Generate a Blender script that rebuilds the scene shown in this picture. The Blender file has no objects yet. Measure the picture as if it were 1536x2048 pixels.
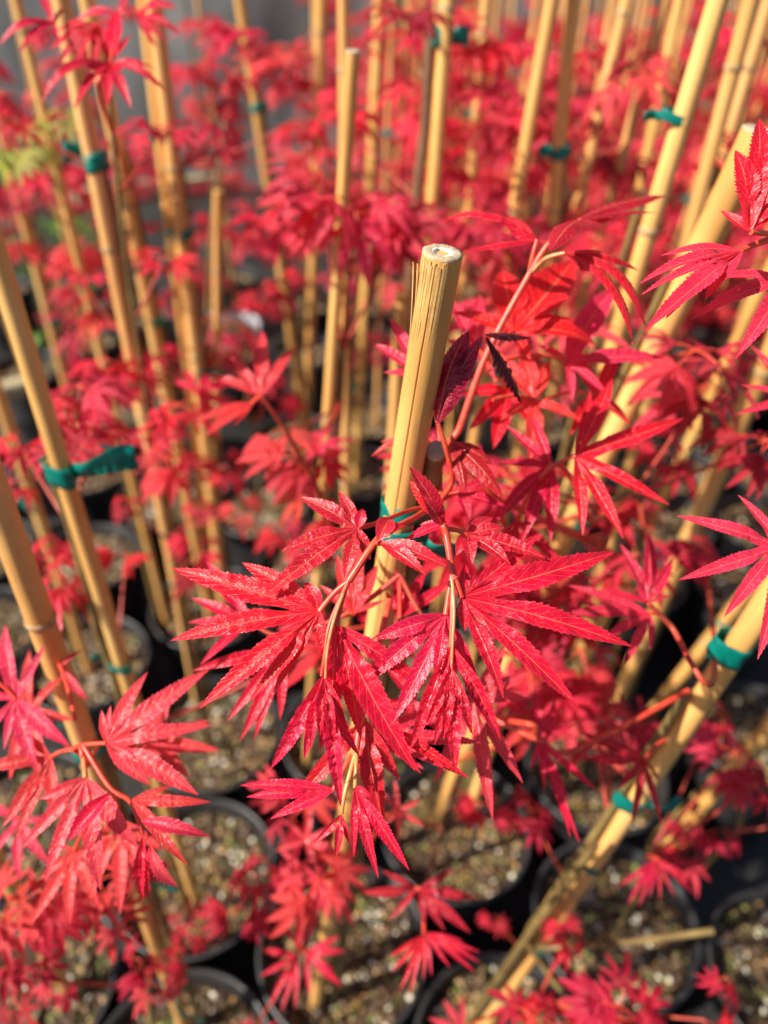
import bpy, bmesh, math, random
import numpy as np
from mathutils import Vector, Matrix, noise

R = random.Random(7)
scene = bpy.context.scene
COL = scene.collection

# ------------------------------------------------------------------ camera
FPX = 1419.0
TH = math.radians(38.6); PH = math.radians(2.2)
CAM = Vector((0, 0, .9))
FW = Vector((0, math.cos(TH), -math.sin(TH)))
_r = Vector((1, 0, 0)); _u = Vector((0, math.sin(TH), math.cos(TH)))
RT = _r*math.cos(PH) + _u*math.sin(PH)
UP = -_r*math.sin(PH) + _u*math.cos(PH)
cam_data = bpy.data.cameras.new('camera')
cam = bpy.data.objects.new('camera', cam_data)
COL.objects.link(cam)
M = Matrix((RT, UP, -FW)).transposed().to_4x4(); M.translation = CAM
cam.matrix_world = M
cam_data.sensor_fit = 'VERTICAL'; cam_data.sensor_height = 36.0; cam_data.sensor_width = 27.0
cam_data.lens = 36.0*FPX/2048
cam_data.clip_start = .01; cam_data.clip_end = 400
cam_data.dof.use_dof = True
cam_data.dof.focus_distance = .207
cam_data.dof.aperture_fstop = cam_data.lens/4.1
cam_data.dof.aperture_blades = 0
scene.camera = cam

# ------------------------------------------------------------------ light
SUN_EL = math.radians(42); SUN_AZ = math.radians(-112)      # azimuth from +Y, negative = to the left
sund = Vector((math.sin(SUN_AZ)*math.cos(SUN_EL), math.cos(SUN_AZ)*math.cos(SUN_EL), math.sin(SUN_EL))).normalized()
SUN_EL = math.asin(sund.z); SUN_AZ = math.atan2(sund.x, sund.y)
w = bpy.data.worlds.new('World'); scene.world = w; w.use_nodes = True
nt = w.node_tree; nt.nodes.clear()
sky = nt.nodes.new('ShaderNodeTexSky'); sky.sky_type = 'NISHITA'; sky.sun_disc = False
sky.sun_elevation = SUN_EL; sky.sun_rotation = SUN_AZ
bg = nt.nodes.new('ShaderNodeBackground'); bg.inputs['Strength'].default_value = .06
wo = nt.nodes.new('ShaderNodeOutputWorld')
nt.links.new(sky.outputs[0], bg.inputs[0]); nt.links.new(bg.outputs[0], wo.inputs[0])
sl = bpy.data.lights.new('sun', 'SUN'); sl.energy = 5.0; sl.angle = math.radians(.53); sl.color = (1, .93, .82)
so = bpy.data.objects.new('sun', sl); COL.objects.link(so)
so.rotation_euler = (-sund).to_track_quat('-Z', 'Y').to_euler()
scene.view_settings.view_transform = 'Standard'; scene.view_settings.look = 'None'
scene.view_settings.exposure = .84; scene.view_settings.gamma = 1
scene.view_settings.use_curve_mapping = False
scene.render.engine = 'CYCLES'
scene.cycles.max_bounces = 8; scene.cycles.transmission_bounces = 5; scene.cycles.diffuse_bounces = 4

# ------------------------------------------------------------------ projection helpers (to lay real positions out)
def ray(x, y): return FW + RT*((x-768)/FPX) - UP*((y-1024)/FPX)
def P(x, y, z): return CAM + ray(x, y)*z
def proj(p):
    d = p-CAM; z = d.dot(FW)
    return 768+FPX*d.dot(RT)/z, 1024-FPX*d.dot(UP)/z, z
def ground(x, y, h=.14):
    d = ray(x, y); return CAM + d*((h-.9)/d.z)
def camn(a, b, c): return (RT*a + UP*b - FW*c).normalized()

# ------------------------------------------------------------------ materials
def mat(name):
    m = bpy.data.materials.new(name); m.use_nodes = True
    n = m.node_tree.nodes; n.clear()
    o = n.new('ShaderNodeOutputMaterial')
    return m, m.node_tree, n, m.node_tree.links, o
def N(n, t, **k):
    a = n.new(t)
    for q, v in k.items():
        if q in a.inputs.keys(): a.inputs[q].default_value = v
        else: setattr(a, q, v)
    return a
def math_(n, l, op, a, b=None, c=None, clamp=False):
    x = n.new('ShaderNodeMath'); x.operation = op; x.use_clamp = clamp
    for i, v in enumerate((a, b, c)):
        if v is None: continue
        if hasattr(v, 'is_linked'): l.new(v, x.inputs[i])
        else: x.inputs[i].default_value = v
    return x.outputs[0]
def mix(n, l, f, a, b, mode='MIX'):
    x = n.new('ShaderNodeMix'); x.data_type = 'RGBA'; x.blend_type = mode
    for s, v in ((x.inputs['Factor'], f), (x.inputs['A'], a), (x.inputs['B'], b)):
        if hasattr(v, 'is_linked'): l.new(v, s)
        elif isinstance(v, (tuple, list)): s.default_value = (*v[:3], 1)
        else: s.default_value = v
    return x.outputs['Result']
def ramp(n, l, f, stops):
    x = n.new('ShaderNodeValToRGB'); e = x.color_ramp.elements
    while len(e) < len(stops): e.new(.5)
    for i, (p, c) in enumerate(stops):
        e[i].position = p; e[i].color = (*c[:3], 1) if len(c) > 2 else (c[0],)*3+(1,)
    l.new(f, x.inputs[0]); return x.outputs[0]

def leaf_material(name, speckle):
    m, t, n, l, o = mat(name)
    oi = N(n, 'ShaderNodeObjectInfo'); tc = N(n, 'ShaderNodeTexCoord')
    uv = N(n, 'ShaderNodeUVMap'); sep = N(n, 'ShaderNodeSeparateXYZ'); l.new(uv.outputs[0], sep.inputs[0])
    u = sep.outputs[0]; v = sep.outputs[1]
    av = math_(n, l, 'ABSOLUTE', math_(n, l, 'SUBTRACT', v, .5))           # 0 rib .. 0.5 margin
    s = math_(n, l, 'FRACT', math_(n, l, 'ADD', math_(n, l, 'MULTIPLY', u, 11), math_(n, l, 'MULTIPLY', av, -3.2)))
    side = math_(n, l, 'SUBTRACT', 1, math_(n, l, 'MULTIPLY', math_(n, l, 'ABSOLUTE', math_(n, l, 'SUBTRACT', s, .5)), 12), clamp=True)
    rib = math_(n, l, 'SUBTRACT', 1, math_(n, l, 'MULTIPLY', av, 22), clamp=True)
    veins = math_(n, l, 'MAXIMUM', rib, math_(n, l, 'MULTIPLY', side, .42))
    nz = N(n, 'ShaderNodeTexNoise', Scale=90.0, Detail=4.0); l.new(tc.outputs['Object'], nz.inputs['Vector'])
    nf = N(n, 'ShaderNodeTexNoise', Scale=1500.0, Detail=3.0); l.new(tc.outputs['Object'], nf.inputs['Vector'])
    base = oi.outputs['Color']
    hsv = N(n, 'ShaderNodeHueSaturation'); l.new(base, hsv.inputs['Color'])
    l.new(math_(n, l, 'ADD', .4955, math_(n, l, 'MULTIPLY', oi.outputs['Random'], .009)), hsv.inputs['Hue'])
    l.new(math_(n, l, 'ADD', .55, math_(n, l, 'MULTIPLY', nz.outputs[0], .88)), hsv.inputs['Value'])
    c = mix(n, l, math_(n, l, 'MULTIPLY', veins, .62), hsv.outputs[0], (.84, .26, .16))
    if speckle:
        sp = math_(n, l, 'MULTIPLY', ramp(n, l, nf.outputs[0], [(.60, (0,)), (.68, (1,))]),
                   ramp(n, l, nz.outputs[0], [(.42, (0,)), (.62, (1,))]))
        c = mix(n, l, math_(n, l, 'MULTIPLY', sp, .38), c, (.85, .40, .36))
    edge = ramp(n, l, av, [(.38, (0,)), (.5, (1,))])
    c = mix(n, l, math_(n, l, 'MULTIPLY', edge, .22), c, (.85, .12, .16))
    p = N(n, 'ShaderNodeBsdfPrincipled', Roughness=.32)
    p.inputs['Specular IOR Level'].default_value = .42
    l.new(c, p.inputs['Base Color'])
    tr = N(n, 'ShaderNodeBsdfTranslucent')
    l.new(mix(n, l, 1.0, c, (1.25, 1.7, 1.3), 'MULTIPLY'), tr.inputs[0])
    h = math_(n, l, 'ADD', math_(n, l, 'MULTIPLY', veins, -.6), math_(n, l, 'ADD', math_(n, l, 'MULTIPLY', nf.outputs[0], .55), math_(n, l, 'MULTIPLY', nz.outputs[0], 1.6)))
    bp = N(n, 'ShaderNodeBump', Strength=.42, Distance=.0008); l.new(h, bp.inputs['Height'])
    l.new(bp.outputs[0], p.inputs['Normal']); l.new(bp.outputs[0], tr.inputs['Normal'])
    mx = N(n, 'ShaderNodeMixShader'); mx.inputs[0].default_value = .38 if speckle else .45
    l.new(p.outputs[0], mx.inputs[1]); l.new(tr.outputs[0], mx.inputs[2]); l.new(mx.outputs[0], o.inputs[0])
    return m
M_LEAF = leaf_material('maple leaf', False)
M_HERO = leaf_material('maple leaf with fine pale speckle', True)

def simple(name, col, rough=.5, spec=.5, noise_s=None, col2=None, bump=0, coord='Object', stretch=None, metal=0, transl=None):
    m, t, n, l, o = mat(name)
    p = N(n, 'ShaderNodeBsdfPrincipled', Roughness=rough, Metallic=metal)
    p.inputs['Specular IOR Level'].default_value = spec
    p.inputs['Base Color'].default_value = (*col, 1)
    out = p.outputs[0]
    if noise_s:
        tc = N(n, 'ShaderNodeTexCoord'); src = tc.outputs[coord]
        if stretch:
            mp = N(n, 'ShaderNodeMapping'); mp.inputs['Scale'].default_value = stretch; l.new(src, mp.inputs[0]); src = mp.outputs[0]
        z = N(n, 'ShaderNodeTexNoise', Scale=noise_s, Detail=6.0, Roughness=.6); l.new(src, z.inputs['Vector'])
        l.new(ramp(n, l, z.outputs[0], [(.3, col), (.7, col2 or col)]), p.inputs['Base Color'])
        if bump:
            b = N(n, 'ShaderNodeBump', Strength=.6, Distance=bump); l.new(z.outputs[0], b.inputs['Height']); l.new(b.outputs[0], p.inputs['Normal'])
    if transl:
        tr = N(n, 'ShaderNodeBsdfTranslucent'); tr.inputs[0].default_value = (*transl, 1)
        mx = N(n, 'ShaderNodeMixShader'); mx.inputs[0].default_value = .3
        l.new(out, mx.inputs[1]); l.new(tr.outputs[0], mx.inputs[2]); out = mx.outputs[0]
    l.new(out, o.inputs[0]); return m
M_STALK = simple('red leaf stalk', (.62, .03, .025), .38, .5, 300, (.72, .10, .04))
M_STALKP = simple('pale yellow red stalk', (.76, .34, .10), .35, .5, 120, (.70, .06, .04))
M_TWIG = simple('red twig', (.38, .03, .025), .45, .4, 150, (.42, .07, .035))
M_TRUNK = simple('olive brown maple bark', (.10, .055, .022), .5, .4, 60, (.24, .17, .055), .0006)
M_BARK = simple('brown maple bark', (.12, .05, .03), .55, .3, 50, (.22, .12, .06), .0008)
M_CUT = simple('cut wood', (.52, .42, .28), .7, .2, 900, (.34, .25, .15), .0004)
M_PITH = simple('pale pith', (.80, .76, .66), .75, .2, 700, (.55, .50, .42), .0006)
M_HOLE = simple('hollow pith', (.66, .63, .56), .8, .1, 700, (.30, .27, .23), .0012)
M_TAPE = simple('teal plastic tape', (.0, .19, .15), .33, .5, 120, (.0, .26, .21), .0005, transl=(0, .45, .34))
M_POT = simple('black plastic', (.018, .018, .020), .42, .5, 40, (.035, .034, .034), .0004)
M_SOIL = simple('brown bark compost', (.030, .016, .008), .8, .3, 180, (.07, .040, .020), .004)
GRIT = [simple('tan bark chip', (.28, .155, .065), .5, .5, 200, (.42, .27, .12)),
        simple('pale grit', (.58, .53, .40), .16, .7, 200, (.76, .71, .58)),
        simple('orange fertiliser pellet', (.55, .26, .05), .28, .6),
        simple('mossy crumb', (.10, .12, .025), .6, .4, 200, (.20, .22, .06)),
        simple('dark bark chip', (.04, .022, .012), .4, .5, 200, (.12, .066, .032)),
        simple('blue grey pellet', (.22, .30, .36), .3, .6),
        simple('yellow pellet', (.50, .42, .10), .28, .6)]
def bamboo_material():
    m, t, n, l, o = mat('bamboo skin')
    oi = N(n, 'ShaderNodeObjectInfo'); uv = N(n, 'ShaderNodeUVMap')
    mp = N(n, 'ShaderNodeMapping'); mp.inputs['Scale'].default_value = (9, 14, 1); l.new(uv.outputs[0], mp.inputs[0])
    z = N(n, 'ShaderNodeTexNoise', Scale=3.0, Detail=5.0); l.new(mp.outputs[0], z.inputs['Vector'])
    m2 = N(n, 'ShaderNodeMapping'); m2.inputs['Scale'].default_value = (1.2, 7, 1); l.new(uv.outputs[0], m2.inputs[0])
    z2 = N(n, 'ShaderNodeTexNoise', Scale=1.0, Detail=3.0); l.new(m2.outputs[0], z2.inputs['Vector'])
    m3 = N(n, 'ShaderNodeMapping'); m3.inputs['Scale'].default_value = (60, 45, 1); l.new(uv.outputs[0], m3.inputs[0])
    z3 = N(n, 'ShaderNodeTexNoise', Scale=3.0, Detail=2.0); l.new(m3.outputs[0], z3.inputs['Vector'])
    c = ramp(n, l, z2.outputs[0], [(.30, (.52, .235, .065)), (.48, (.70, .385, .125)), (.68, (.79, .51, .20))])
    c = mix(n, l, math_(n, l, 'MULTIPLY', ramp(n, l, z.outputs[0], [(.5, (0,)), (.72, (1,))]), .35), c, (.40, .19, .05))
    c = mix(n, l, math_(n, l, 'MULTIPLY', ramp(n, l, z3.outputs[0], [(.64, (0,)), (.72, (1,))]), .45), c, (.26, .13, .05))
    c = mix(n, l, 1.0, c, oi.outputs['Color'], 'MULTIPLY')
    p = N(n, 'ShaderNodeBsdfPrincipled', Roughness=.38); p.inputs['Specular IOR Level'].default_value = .4
    l.new(c, p.inputs['Base Color'])
    b = N(n, 'ShaderNodeBump', Strength=.35, Distance=.0004); l.new(z.outputs[0], b.inputs['Height']); l.new(b.outputs[0], p.inputs['Normal'])
    l.new(p.outputs[0], o.inputs[0]); return m
M_BAM = bamboo_material()
M_NODE = simple('bamboo node ring', (.30, .16, .06), .55, .3, 300, (.58, .42, .22), .0003)
M_FIBRE = simple('split bamboo fibre', (.66, .42, .16), .6, .3, 400, (.50, .26, .08))

# ------------------------------------------------------------------ object helpers
def new_mesh(name, V, F, mats, uvs=None, midx=None, smooth=True):
    me = bpy.data.meshes.new(name)
    me.from_pydata([tuple(v) for v in V], [], F)
    for m in mats: me.materials.append(m)
    if uvs is not None:
        ul = me.uv_layers.new(name='UVMap')
        li = np.empty(len(me.loops), dtype=np.int32); me.loops.foreach_get('vertex_index', li)
        ul.data.foreach_set('uv', np.array(uvs, dtype=np.float32)[li].ravel())
    if midx: me.polygons.foreach_set('material_index', midx)
    if smooth: me.polygons.foreach_set('use_smooth', [True]*len(me.polygons))
    me.update(); return me
def link(name, me, parent=None, loc=None, color=None):
    o = bpy.data.objects.new(name, me); COL.objects.link(o)
    if parent: o.parent = parent
    if loc is not None: o.location = loc
    if color: o.color = (*color, 1)
    return o
def thing(name, label, cat, loc, group=None):
    o = bpy.data.objects.new(name, None); COL.objects.link(o); o.location = loc
    o.empty_display_size = .01
    o['label'] = label; o['category'] = cat
    if group: o['group'] = group
    return o
def tag(o, label, cat, group=None):
    o['label'] = label; o['category'] = cat
    if group: o['group'] = group
    return o

class MB:
    def __init__(s): s.V = []; s.F = []; s.M = []; s.U = []
    def add(s, V, F, mi=0, U=None):
        b = len(s.V); s.V += [Vector(v) for v in V]; s.F += [tuple(i+b for i in f) for f in F]; s.M += [mi]*len(F)
        s.U += U if U else [(0, 0)]*len(V)
    def tube(s, pts, rad, sides=8, mi=0, cap=True, gfun=None):
        pts = [Vector(p) for p in pts]; n = len(pts)
        if not hasattr(rad, '__len__'): rad = [rad]*n
        V = []; U = []; F = []; L = 0; a = None
        for i, p in enumerate(pts):
            t = (pts[min(i+1, n-1)]-pts[max(i-1, 0)]).normalized()
            if a is None:
                a = t.orthogonal().normalized()
                if abs(t.z) > .5:
                    a = Vector((1, 0, 0)); a = (a - t*a.dot(t)).normalized()
            else: a = (a - t*a.dot(t)).normalized()
            b = t.cross(a)
            if i: L += (p-pts[i-1]).length
            for k in range(sides):
                th = 2*math.pi*k/sides
                rr = rad[i]*(gfun(th, L) if gfun else 1)
                V.append(p + (a*math.cos(th)+b*math.sin(th))*rr)
                U.append((k/sides if k <= sides/2 else 1-k/sides, L))
        for i in range(n-1):
            for k in range(sides):
                k2 = (k+1) % sides
                F.append((i*sides+k, i*sides+k2, (i+1)*sides+k2, (i+1)*sides+k))
        if cap:
            b = len(V); V += V[:sides]; U += U[:sides]; F.append(tuple(b+k for k in range(sides-1, -1, -1)))
            b = len(V); V += V[(n-1)*sides:n*sides]; U += U[(n-1)*sides:n*sides]; F.append(tuple(b+k for k in range(sides)))
        s.add(V, F, mi, U)
    def mesh(s, name, mats, org=Vector((0, 0, 0)), smooth=True):
        return new_mesh(name, [v-org for v in s.V], s.F, mats, s.U, s.M, smooth)

def bez(a, b, c, n=8):
    return [a*(1-t)**2 + b*2*t*(1-t) + c*t*t for t in (i/(n-1) for i in range(n))]

# ------------------------------------------------------------------ leaf geometry
def leaf_geo(mb, base, lobes, nrm, rows=26, cols=2, tooth=.26, fold=.32, seed=0, mi=0, pucker=.012, blunt=False):
    """lobes: list (tip, half width share, bulge share) in angular order. Adjacent lobes share the web between them."""
    rr = random.Random(seed)
    dirs = [(t-base) for t, _, _ in lobes]; Ls = [d.length for d in dirs]; U = [d.normalized() for d in dirs]
    nl = len(lobes)
    webs = []
    for i in range(nl-1):
        b = (U[i]+U[i+1]); 
        if b.length < 1e-3: b = U[i]
        b.normalize()
        ang = max(U[i].angle(U[i+1], .3)/2, .05)
        s = .19*min(Ls[i], Ls[i+1])
        lim = 1.05*max(lobes[i][1]*Ls[i], lobes[i+1][1]*Ls[i+1])/max(math.sin(ang), .05)
        s = min(s, lim)
        webs.append(base + b*s - nrm*s*.03)
    for i, (tip, hw, bulge) in enumerate(lobes):
        L = Ls[i]; D = dirs[i]; nn = (nrm - U[i]*nrm.dot(U[i]))
        nn = nn.normalized() if nn.length > 1e-4 else U[i].orthogonal()
        S = nn.cross(U[i]).normalized()               # left side
        # which neighbour is on which side
        side_web = {1: None, -1: None}
        for wpt in ([webs[i-1]] if i > 0 else [])+([webs[i]] if i < nl-1 else []):
            sg = 1 if (wpt-base).dot(S) > 0 else -1
            if side_web[sg] is None: side_web[sg] = wpt
        wig = rr.uniform(-.05, .05); k0 = rr.uniform(0, 6)
        V = []; UVs = []
        for r in range(rows+1):
            t = r/rows
            c = base + D*t + nn*(bulge*4*t*(1-t)*L) + S*(wig*math.sin(math.pi*t)*L*.5) + nn*(math.sin(t*9+k0)*.006*L*t)
            x = (t-.45)/.55
            if t > .45: wv = (1-x)*(1+.75*x)
            else: wv = .12+.88*(math.sin(math.pi/2*min(t/.45, 1)))**.9 if t > 0 else .0
            if blunt: wv = math.sqrt(max(0, 1-(2*t-1)**2)) if t < .999 else .0
            if t >= .999: wv = 0
            wv *= hw*L
            row = []
            for sg in (1, -1):
                wp = side_web[sg]; e = wv; push = 0
                if tooth and t > .28 and t < .985:
                    hi = ((r+(sg > 0)) % 2 == 0)
                    e = wv*(1+tooth*(.25+.75*rr.random())) if hi else wv*(1-tooth*.25*rr.random())
                    push = (.75/rows*L*rr.uniform(.6, 1.2)) if hi else 0
                edge = c + S*(sg*e) + U[i]*push + nn*(fold*e) 
                if wp is not None:
                    tw = max(.02, (wp-base).dot(U[i])/L)
                    if t <= tw:
                        edge = base.lerp(wp, t/tw)
                    elif t < tw+.2:
                        q = (t-tw)/.2; q = q*q*(3-2*q)
                        off = wp + U[i]*((t-tw)*L)
                        edge = off.lerp(edge, q)
                row.append((sg, edge))
            e1 = row[0][1]; e2 = row[1][1]
            if cols == 2:
                pk = pucker*L*math.sin(math.pi*min(1, t*1.05))
                for q in (0, .5):
                    p = e1.lerp(c, q)
                    if q: p = p + nn*(pk*rr.uniform(-.6, 1.0))
                    V.append(p); UVs.append((t, q*.5))
                V.append(c); UVs.append((t, .5))
                for q in (.5, 1):
                    p = c.lerp(e2, q)
                    if q == .5: p = p + nn*(pk*rr.uniform(-.6, 1.0))
                    V.append(p); UVs.append((t, .5+q*.5))
            else:
                V += [e1, c, e2]; UVs += [(t, 0), (t, .5), (t, 1)]
        W = 5 if cols == 2 else 3
        F = [(r*W+k, r*W+k+1, (r+1)*W+k+1, (r+1)*W+k) for r in range(rows) for k in range(W-1)]
        mb.add(V, F, mi, UVs)

RED = (.74, .006, .044); CRIM = (.64, .005, .050); SALM = (.78, .050, .072); DEEP = (.46, .006, .034)
PINK = (.76, .030, .088); PURP = (.10, .008, .024); OLIV = (.42, .44, .09); ORNG = (.68, .05, .035)
TINTS = [RED, RED, CRIM, CRIM, SALM, DEEP, PINK, PINK]

# shared leaf meshes: origin = foot of the stalk, stalk and middle lobe along +Y, face up +Z, middle lobe = 1
def proto_leaf(kind, seed, rows, cols):
    rr = random.Random(seed); mb = MB()
    pl = rr.uniform(.35, .55)
    b = Vector((0, pl, 0))
    mb.tube(bez(Vector((0, 0, 0)), Vector((0, pl*.5, .05)), b, 5), .016, 5, 1, cap=False)
    if kind == 'open': angs = [-118, -78, -38, 0, 38, 78, 118]; droop = .35
    elif kind == 'droop': angs = [-105, -68, -33, 0, 33, 68, 105]; droop = .85
    elif kind == 'folded': angs = [-62, -40, -20, 0, 20, 40, 62]; droop = .5
    else: angs = [-80, -40, 0, 40, 80]; droop = .5
    lob = []
    for a in angs:
        L = (1-.0032*abs(a))*rr.uniform(.88, 1.08)
        a2 = math.radians(a+rr.uniform(-5, 5))
        dr = droop*rr.uniform(.6, 1.3)
        d = Vector((math.sin(a2)*math.cos(dr*.8), math.cos(a2)*math.cos(dr*.8), -math.sin(dr*.8)))
        if kind == 'folded': d.z += .25*math.cos(a2*2)
        lob.append((b+d.normalized()*L, rr.uniform(.085, .12), .10*rr.uniform(.5, 1.4)))
    leaf_geo(mb, b, lob, Vector((0, 0, 1)), rows, cols, .3 if rows > 8 else .22, .35, seed)
    return mb.mesh('leaf_'+kind, [M_LEAF, M_STALK])
KINDS = ['open', 'droop', 'folded', 'small', 'droop', 'open']
LEAF_HI = [proto_leaf(k, 11+i, 22, 2) for i, k in enumerate(KINDS+['droop', 'folded'])]
LEAF_LO = [proto_leaf(k, 31+i, 8, 1) for i, k in enumerate(KINDS)]

def orient(d, nrm, roll=0):
    y = d.normalized(); x = y.cross(nrm)
    if x.length < 1e-3: x = y.orthogonal()
    x.normalize(); z = x.cross(y)
    m = Matrix((x, y, z)).transposed()
    return m @ Matrix.Rotation(roll, 3, 'Y')

def put_leaf(parent, org, pos, d, nrm, size, meshes, tint, rr, name='leaf'):
    o = bpy.data.objects.new(name, rr.choice(meshes)); COL.objects.link(o)
    o.parent = parent
    m = orient(d, nrm, rr.uniform(-.5, .5)).to_4x4()
    sx = rr.choice((-1, 1))*rr.uniform(.85, 1.1)
    m = Matrix.Translation(pos-org) @ m @ Matrix.Diagonal((size*abs(sx), size, size, 1))
    o.matrix_basis = m
    f = rr.uniform(.8, 1.12)
    o.color = (min(1, tint[0]*f), tint[1]*f, tint[2]*f, 1)
    return o

def cluster(parent, org, node, out, n, size, meshes, rr, tint=None, spread=1.0, down=.35):
    """leaves in opposite pairs round a twig tip"""
    az0 = math.atan2(out.y, out.x)
    for k in range(n):
        az = az0 + (k-(n-1)/2)*spread*2*math.pi/max(n, 3)*.85 + rr.uniform(-.3, .3)
        d = Vector((math.cos(az), math.sin(az), rr.uniform(-down*1.6, .35-down*.3)))
        nrm = Vector((math.cos(az)*.35, math.sin(az)*.35, 1)) + Vector((rr.uniform(-.3, .3), rr.uniform(-.45, .1), 0))
        put_leaf(parent, org, node + d.normalized()*.002, d, nrm, size*rr.uniform(.7, 1.12), meshes, tint or rr.choice(TINTS), rr)

# ------------------------------------------------------------------ setting
def ground_sheet():
    m, t, n, l, o = mat('black woven ground cover')
    tc = N(n, 'ShaderNodeTexCoord')
    z = N(n, 'ShaderNodeTexNoise', Scale=5.0, Detail=8.0, Roughness=.65); l.new(tc.outputs['Object'], z.inputs['Vector'])
    z2 = N(n, 'ShaderNodeTexNoise', Scale=160.0, Detail=3.0); l.new(tc.outputs['Object'], z2.inputs['Vector'])
    wv = N(n, 'ShaderNodeTexWave', Scale=120.0); l.new(tc.outputs['Object'], wv.inputs['Vector'])
    c = ramp(n, l, z.outputs[0], [(.4, (.008, .008, .009)), (.7, (.030, .027, .022))])
    c = mix(n, l, math_(n, l, 'MULTIPLY', ramp(n, l, z2.outputs[0], [(.62, (0,)), (.7, (1,))]), .35), c, (.10, .075, .05))
    p = N(n, 'ShaderNodeBsdfPrincipled', Roughness=.6); l.new(c, p.inputs['Base Color'])
    b = N(n, 'ShaderNodeBump', Strength=.4, Distance=.001); l.new(wv.outputs[0], b.inputs['Height']); l.new(b.outputs[0], p.inputs['Normal'])
    l.new(p.outputs[0], o.inputs[0])
    me = new_mesh('ground', [(-150, -150, 0), (150, -150, 0), (150, 150, 0), (-150, 150, 0)], [(0, 1, 2, 3)], [m], smooth=False)
    g = link('ground', me); g['kind'] = 'structure'
ground_sheet()

def screen():
    m, t, n, l, o = mat('weathered grey sheeting')
    tc = N(n, 'ShaderNodeTexCoord'); mp = N(n, 'ShaderNodeMapping'); mp.inputs['Scale'].default_value = (5, 5, 1.6); l.new(tc.outputs['Object'], mp.inputs[0])
    z = N(n, 'ShaderNodeTexNoise', Scale=1.3, Detail=6.0); l.new(mp.outputs[0], z.inputs['Vector'])
    z2 = N(n, 'ShaderNodeTexNoise', Scale=2.2, Detail=4.0); l.new(tc.outputs['Object'], z2.inputs['Vector'])
    c = ramp(n, l, z.outputs[0], [(.3, (.09, .09, .092)), (.7, (.20, .20, .195))])
    c = mix(n, l, ramp(n, l, z2.outputs[0], [(.45, (0,)), (.7, (.6,))]), c, (.07, .07, .072))
    p = N(n, 'ShaderNodeBsdfPrincipled', Roughness=.5); l.new(c, p.inputs['Base Color']); l.new(p.outputs[0], o.inputs[0])
    root = thing('sheeting_screen', 'grey weathered sheeting screen standing behind all the potted maples', 'screen', (0, 3.45, 0))
    V = []; nx = 260; x0, x1 = -5.2, 5.2; zs = [0.01, .25, .6, 1.1, 1.6, 2.1]
    for side in (0, 1):
        for j, zz in enumerate(zs):
            for i in range(nx+1):
                x = x0+(x1-x0)*i/nx
                y = .004*math.sin(x*24)+.07*noise.noise(Vector((x*2.2, zz*1.5, 0)))+.10*noise.noise(Vector((x*.7, zz*2, 3)))
                V.append((x, y+side*.004, zz))
    F = []; W = nx+1; H = len(zs)
    for side in (0, 1):
        for j in range(H-1):
            for i in range(nx):
                a = side*W*H+j*W+i
                F.append((a, a+1, a+W+1, a+W) if side == 0 else (a+1, a, a+W, a+W+1))
    link('sheet', new_mesh('sheet', V, F, [m]), root)
    M_STEEL = simple('dull galvanised steel', (.22, .23, .24), .45, .5, 30, (.30, .31, .31), metal=.6)
    for x in (-4.2, -1.9, .4, 2.7, 5.0):
        mb = MB(); mb.tube([(x, .16, 0), (x, .16, 2.2)], .022, 12); link('post', mb.mesh('post', [M_STEEL]), root)
    mb = MB(); mb.tube([(-5.2, .13, 2.12), (5.2, .13, 2.12)], .014, 10); link('rail', mb.mesh('rail', [M_STEEL]), root)
screen()

# ------------------------------------------------------------------ pots
PR = .0805; SOIL = .140
def pot_shell():
    prof = [(.0, .001), (.058, .001), (.0605, .004), (.0705, .128), (.0735, .131), (.0745, .158), (.0765, .1605), (.079, .161), (.0805, .159),
            (.0805, .1555), (.0765, .1535), (.0755, .132)]
    outer = [(0, .001), (.058, .001), (.061, .004), (.0722, .132), (.0775, .134), (.0790, .1555), (.0805, .1565), (.0812, .159), (.0800, .1612), (.0775, .1612), (.0762, .159), (.0745, .132), (.070, .10), (.066, .06)]
    V = []; F = []; S = 48
    for r, z in outer:
        for k in range(S):
            a = 2*math.pi*k/S; V.append((max(r, .0005)*math.cos(a), max(r, .0005)*math.sin(a), z))
    for i in range(len(outer)-1):
        for k in range(S): F.append((i*S+k, i*S+(k+1) % S, (i+1)*S+(k+1) % S, (i+1)*S+k))
    return new_mesh('pot_shell', V, F, [M_POT])
SHELL = pot_shell()
M_POTW = simple('white plastic', (.62, .61, .66), .35, .5)
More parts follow.
